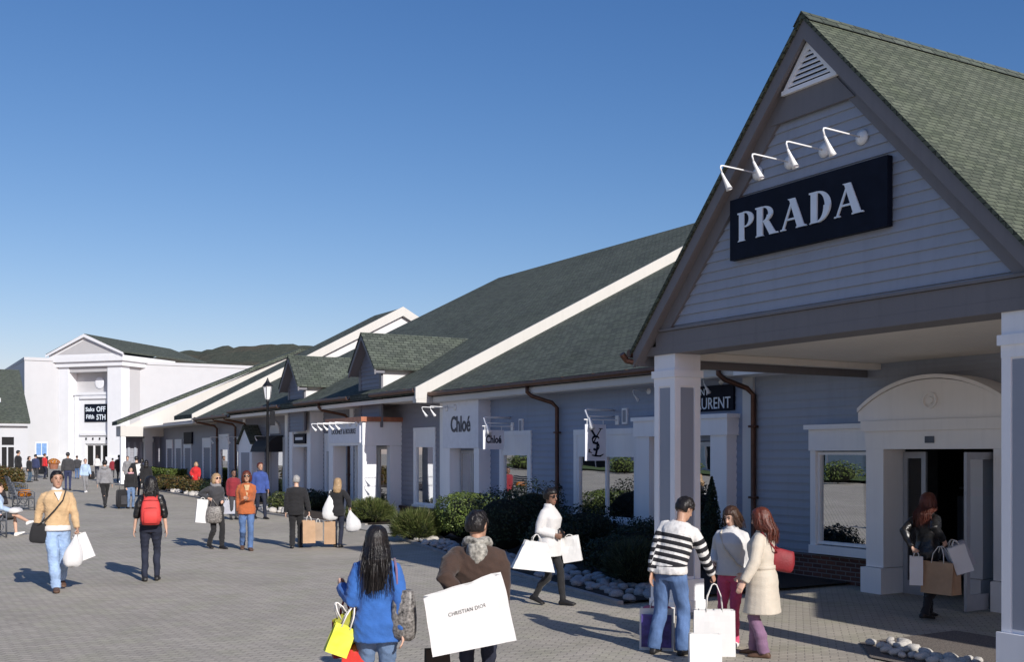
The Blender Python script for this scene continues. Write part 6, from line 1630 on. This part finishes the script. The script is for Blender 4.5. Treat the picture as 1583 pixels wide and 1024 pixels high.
mb = MB(); mb.tube([(-.09, .08, .62), (-.09, .08, .98), (.09, .08, .98), (.09, .08, .62)], .012, 6); local_build(mb, 'handle', 'steel', t, 1)
F = person('person in black jacket carrying a white bag near the far porch', 211, 768, 706, 175, sex='m', top_m='cloth_black', hem=.86, t=.04, hair=('short', HB), legs_m='denim_dark', R=('px', 217, 728, -.1))
paper_bag('white paper bag of the person in black near the far porch', F.W(F.handR)+Vector((0, 0, .35)), .26, .48, .10, 'paper_white', hl=.02, roll=-8)
person('person in bright red coat with hood standing before the autumn shrubs', 303, 765, 715, 8, top_m='cloth_red', hem=.76, t=.055, hair=('bob', 'hair_blond'), legs_m='denim_slate', collar='cloth_red', L=('px', 308, 738, -.15), R=('px', 297, 736, -.15))
person('person in black standing by the storefront at the left edge', 28, 748, 697, 120, sex='m', top_m='cloth_black', hem=.80, t=.045, hair=('short', HB), legs_m='cloth_black')
person('person in white shirt standing near the portico doors', 150, 738, 704, 175, top_m='cloth_white', hem=.86, t=.035, hair=('bob', 'hair_brown'), legs_m='denim_dark')
person('person in dark blue jacket left of the directory board', 55, 744, 703, 150, sex='m', top_m='cloth_navy', hem=.84, t=.04, hair=('short', HB), legs_m='cloth_charcoal')
person('person in black coat behind the woman with red backpack', 226, 770, 712, 178, top_m='cloth_black', hem=.66, t=.04, hair=('long', HB), legs_m='denim_dark')
person('person in grey coat farther along beside the far hedge', 197, 752, 706, 10, top_m='cloth_grey', hem=.66, t=.04, hair=('short', 'hair_brown'), legs_m='cloth_black')
person('small person in dark coat between the benches and the directory board', 45, 746, 706, 60, top_m='cloth_black', hem=.70, t=.04, hair=('bob', 'hair_brown'), legs_m='denim_slate')
person('person in charcoal jacket and jeans near the black planter', 119, 741, 705, 170, sex='m', top_m='cloth_charcoal', hem=.82, t=.04, hair=('short', 'hair_brown'), legs_m='denim_mid')
person('woman in dark jacket beside the white pillar of the far porch', 219, 757, 709, 160, top_m='cloth_navy', hem=.80, t=.035, hair=('bob', HB), legs_m='cloth_black')
# person sitting on the near bench: only the legs reach into the frame
zb = zg(28.9)
F = person('seated person with white sneakers and bare crossed legs on the near metal bench', 0, 0, 0, 92, sex='m', h=1.72, loc=(2.58, 28.95, zb-.43), top_m='cloth_skyblue', hem=.94, t=.035, legs_m='cloth_charcoal', shorts=True, shoe='shoe_white', skin='skin_light', hair=('short', 'hair_brown'), L=(.18, -.36, 1.06), R=(-.18, -.36, 1.06),
           legs={'L': (.10, -.46, .085+.43), 'R': (-.02, -.72, .80)}, lean=4)
g = Vector((2.95, 28.7, zb+.60))
soft_bag('white soft bag on the lap of the seated person', g+Vector((.05, .1, .10)), .40, .14, .30, 'cloth_white', name='tote_bag', yaw=70)
p = Vector((4.35, 39.35, zg(39.5)+.455))
soft_bag('orange and yellow cloth bag lying on the second metal bench', p+Vector((.05, .2, .24)), .42, .24, .26, 'orange_mums', name='cloth_bag', yaw=20)
finish_people()
# ================================================================== LIGHT, SKY, CAMERA
SUN_EL = RAD(27.8); SHX, SHY = -0.025, 1.0          # shadows run along the row, a touch away from the fronts
sun = bpy.data.lights.new('sun', 'SUN'); sun.energy = 5.0; sun.angle = RAD(0.53); sun.color = (1.0, 0.955, 0.895)
so_ = bpy.data.objects.new('sun', sun); COL.objects.link(so_)
dvec = Vector((SHX, SHY, 0)).normalized() * math.cos(SUN_EL) + Vector((0, 0, -math.sin(SUN_EL)))
so_.rotation_euler = dvec.to_track_quat('-Z', 'Y').to_euler(); so_.location = (0, -20, 30)
wd = bpy.data.worlds.new('World'); S.world = wd; wd.use_nodes = True
nt = wd.node_tree; bg = nt.nodes['Background']
sky = nt.nodes.new('ShaderNodeTexSky'); sky.sky_type = 'NISHITA'; sky.sun_disc = False; sky.sun_elevation = SUN_EL
sky.sun_rotation = math.atan2(-SHX, -SHY); sky.altitude = 200; sky.air_density = 1.0; sky.dust_density = 0.6; sky.ozone_density = 2.0
STR = 0.12
sp = nt.nodes.new('ShaderNodeSeparateColor'); cb_ = nt.nodes.new('ShaderNodeCombineColor'); nt.links.new(sky.outputs[0], sp.inputs[0])
for i, (gm, kk) in enumerate(((1.46, .97), (1.127, .765), (.88, .85))):      # deeper blue overhead, as in the clear autumn sky of the photograph
    a = math_node(nt, 'MULTIPLY', sp.outputs[i], STR); a = math_node(nt, 'POWER', a, gm); a = math_node(nt, 'MULTIPLY', a, kk/STR); nt.links.new(a, cb_.inputs[i])
nt.links.new(cb_.outputs[0], bg.inputs[0]); bg.inputs[1].default_value = 0.12
cam = bpy.data.cameras.new('camera'); co = bpy.data.objects.new('camera', cam); COL.objects.link(co)
co.location = (0, 0, HCAM); co.rotation_euler = (RAD(90), 0, -YAW)
cam.sensor_width = 36; cam.lens = 36*FPX/1583.0; cam.shift_y = 190/1583.0; cam.shift_x = 0; cam.clip_end = 5000; cam.clip_start = .1
S.camera = co
S.view_settings.view_transform = 'Standard'; S.view_settings.look = 'None'; S.view_settings.exposure = 0
S.cycles.max_bounces = 8; S.cycles.diffuse_bounces = 6; S.cycles.transparent_max_bounces = 12; S.cycles.use_denoising = True
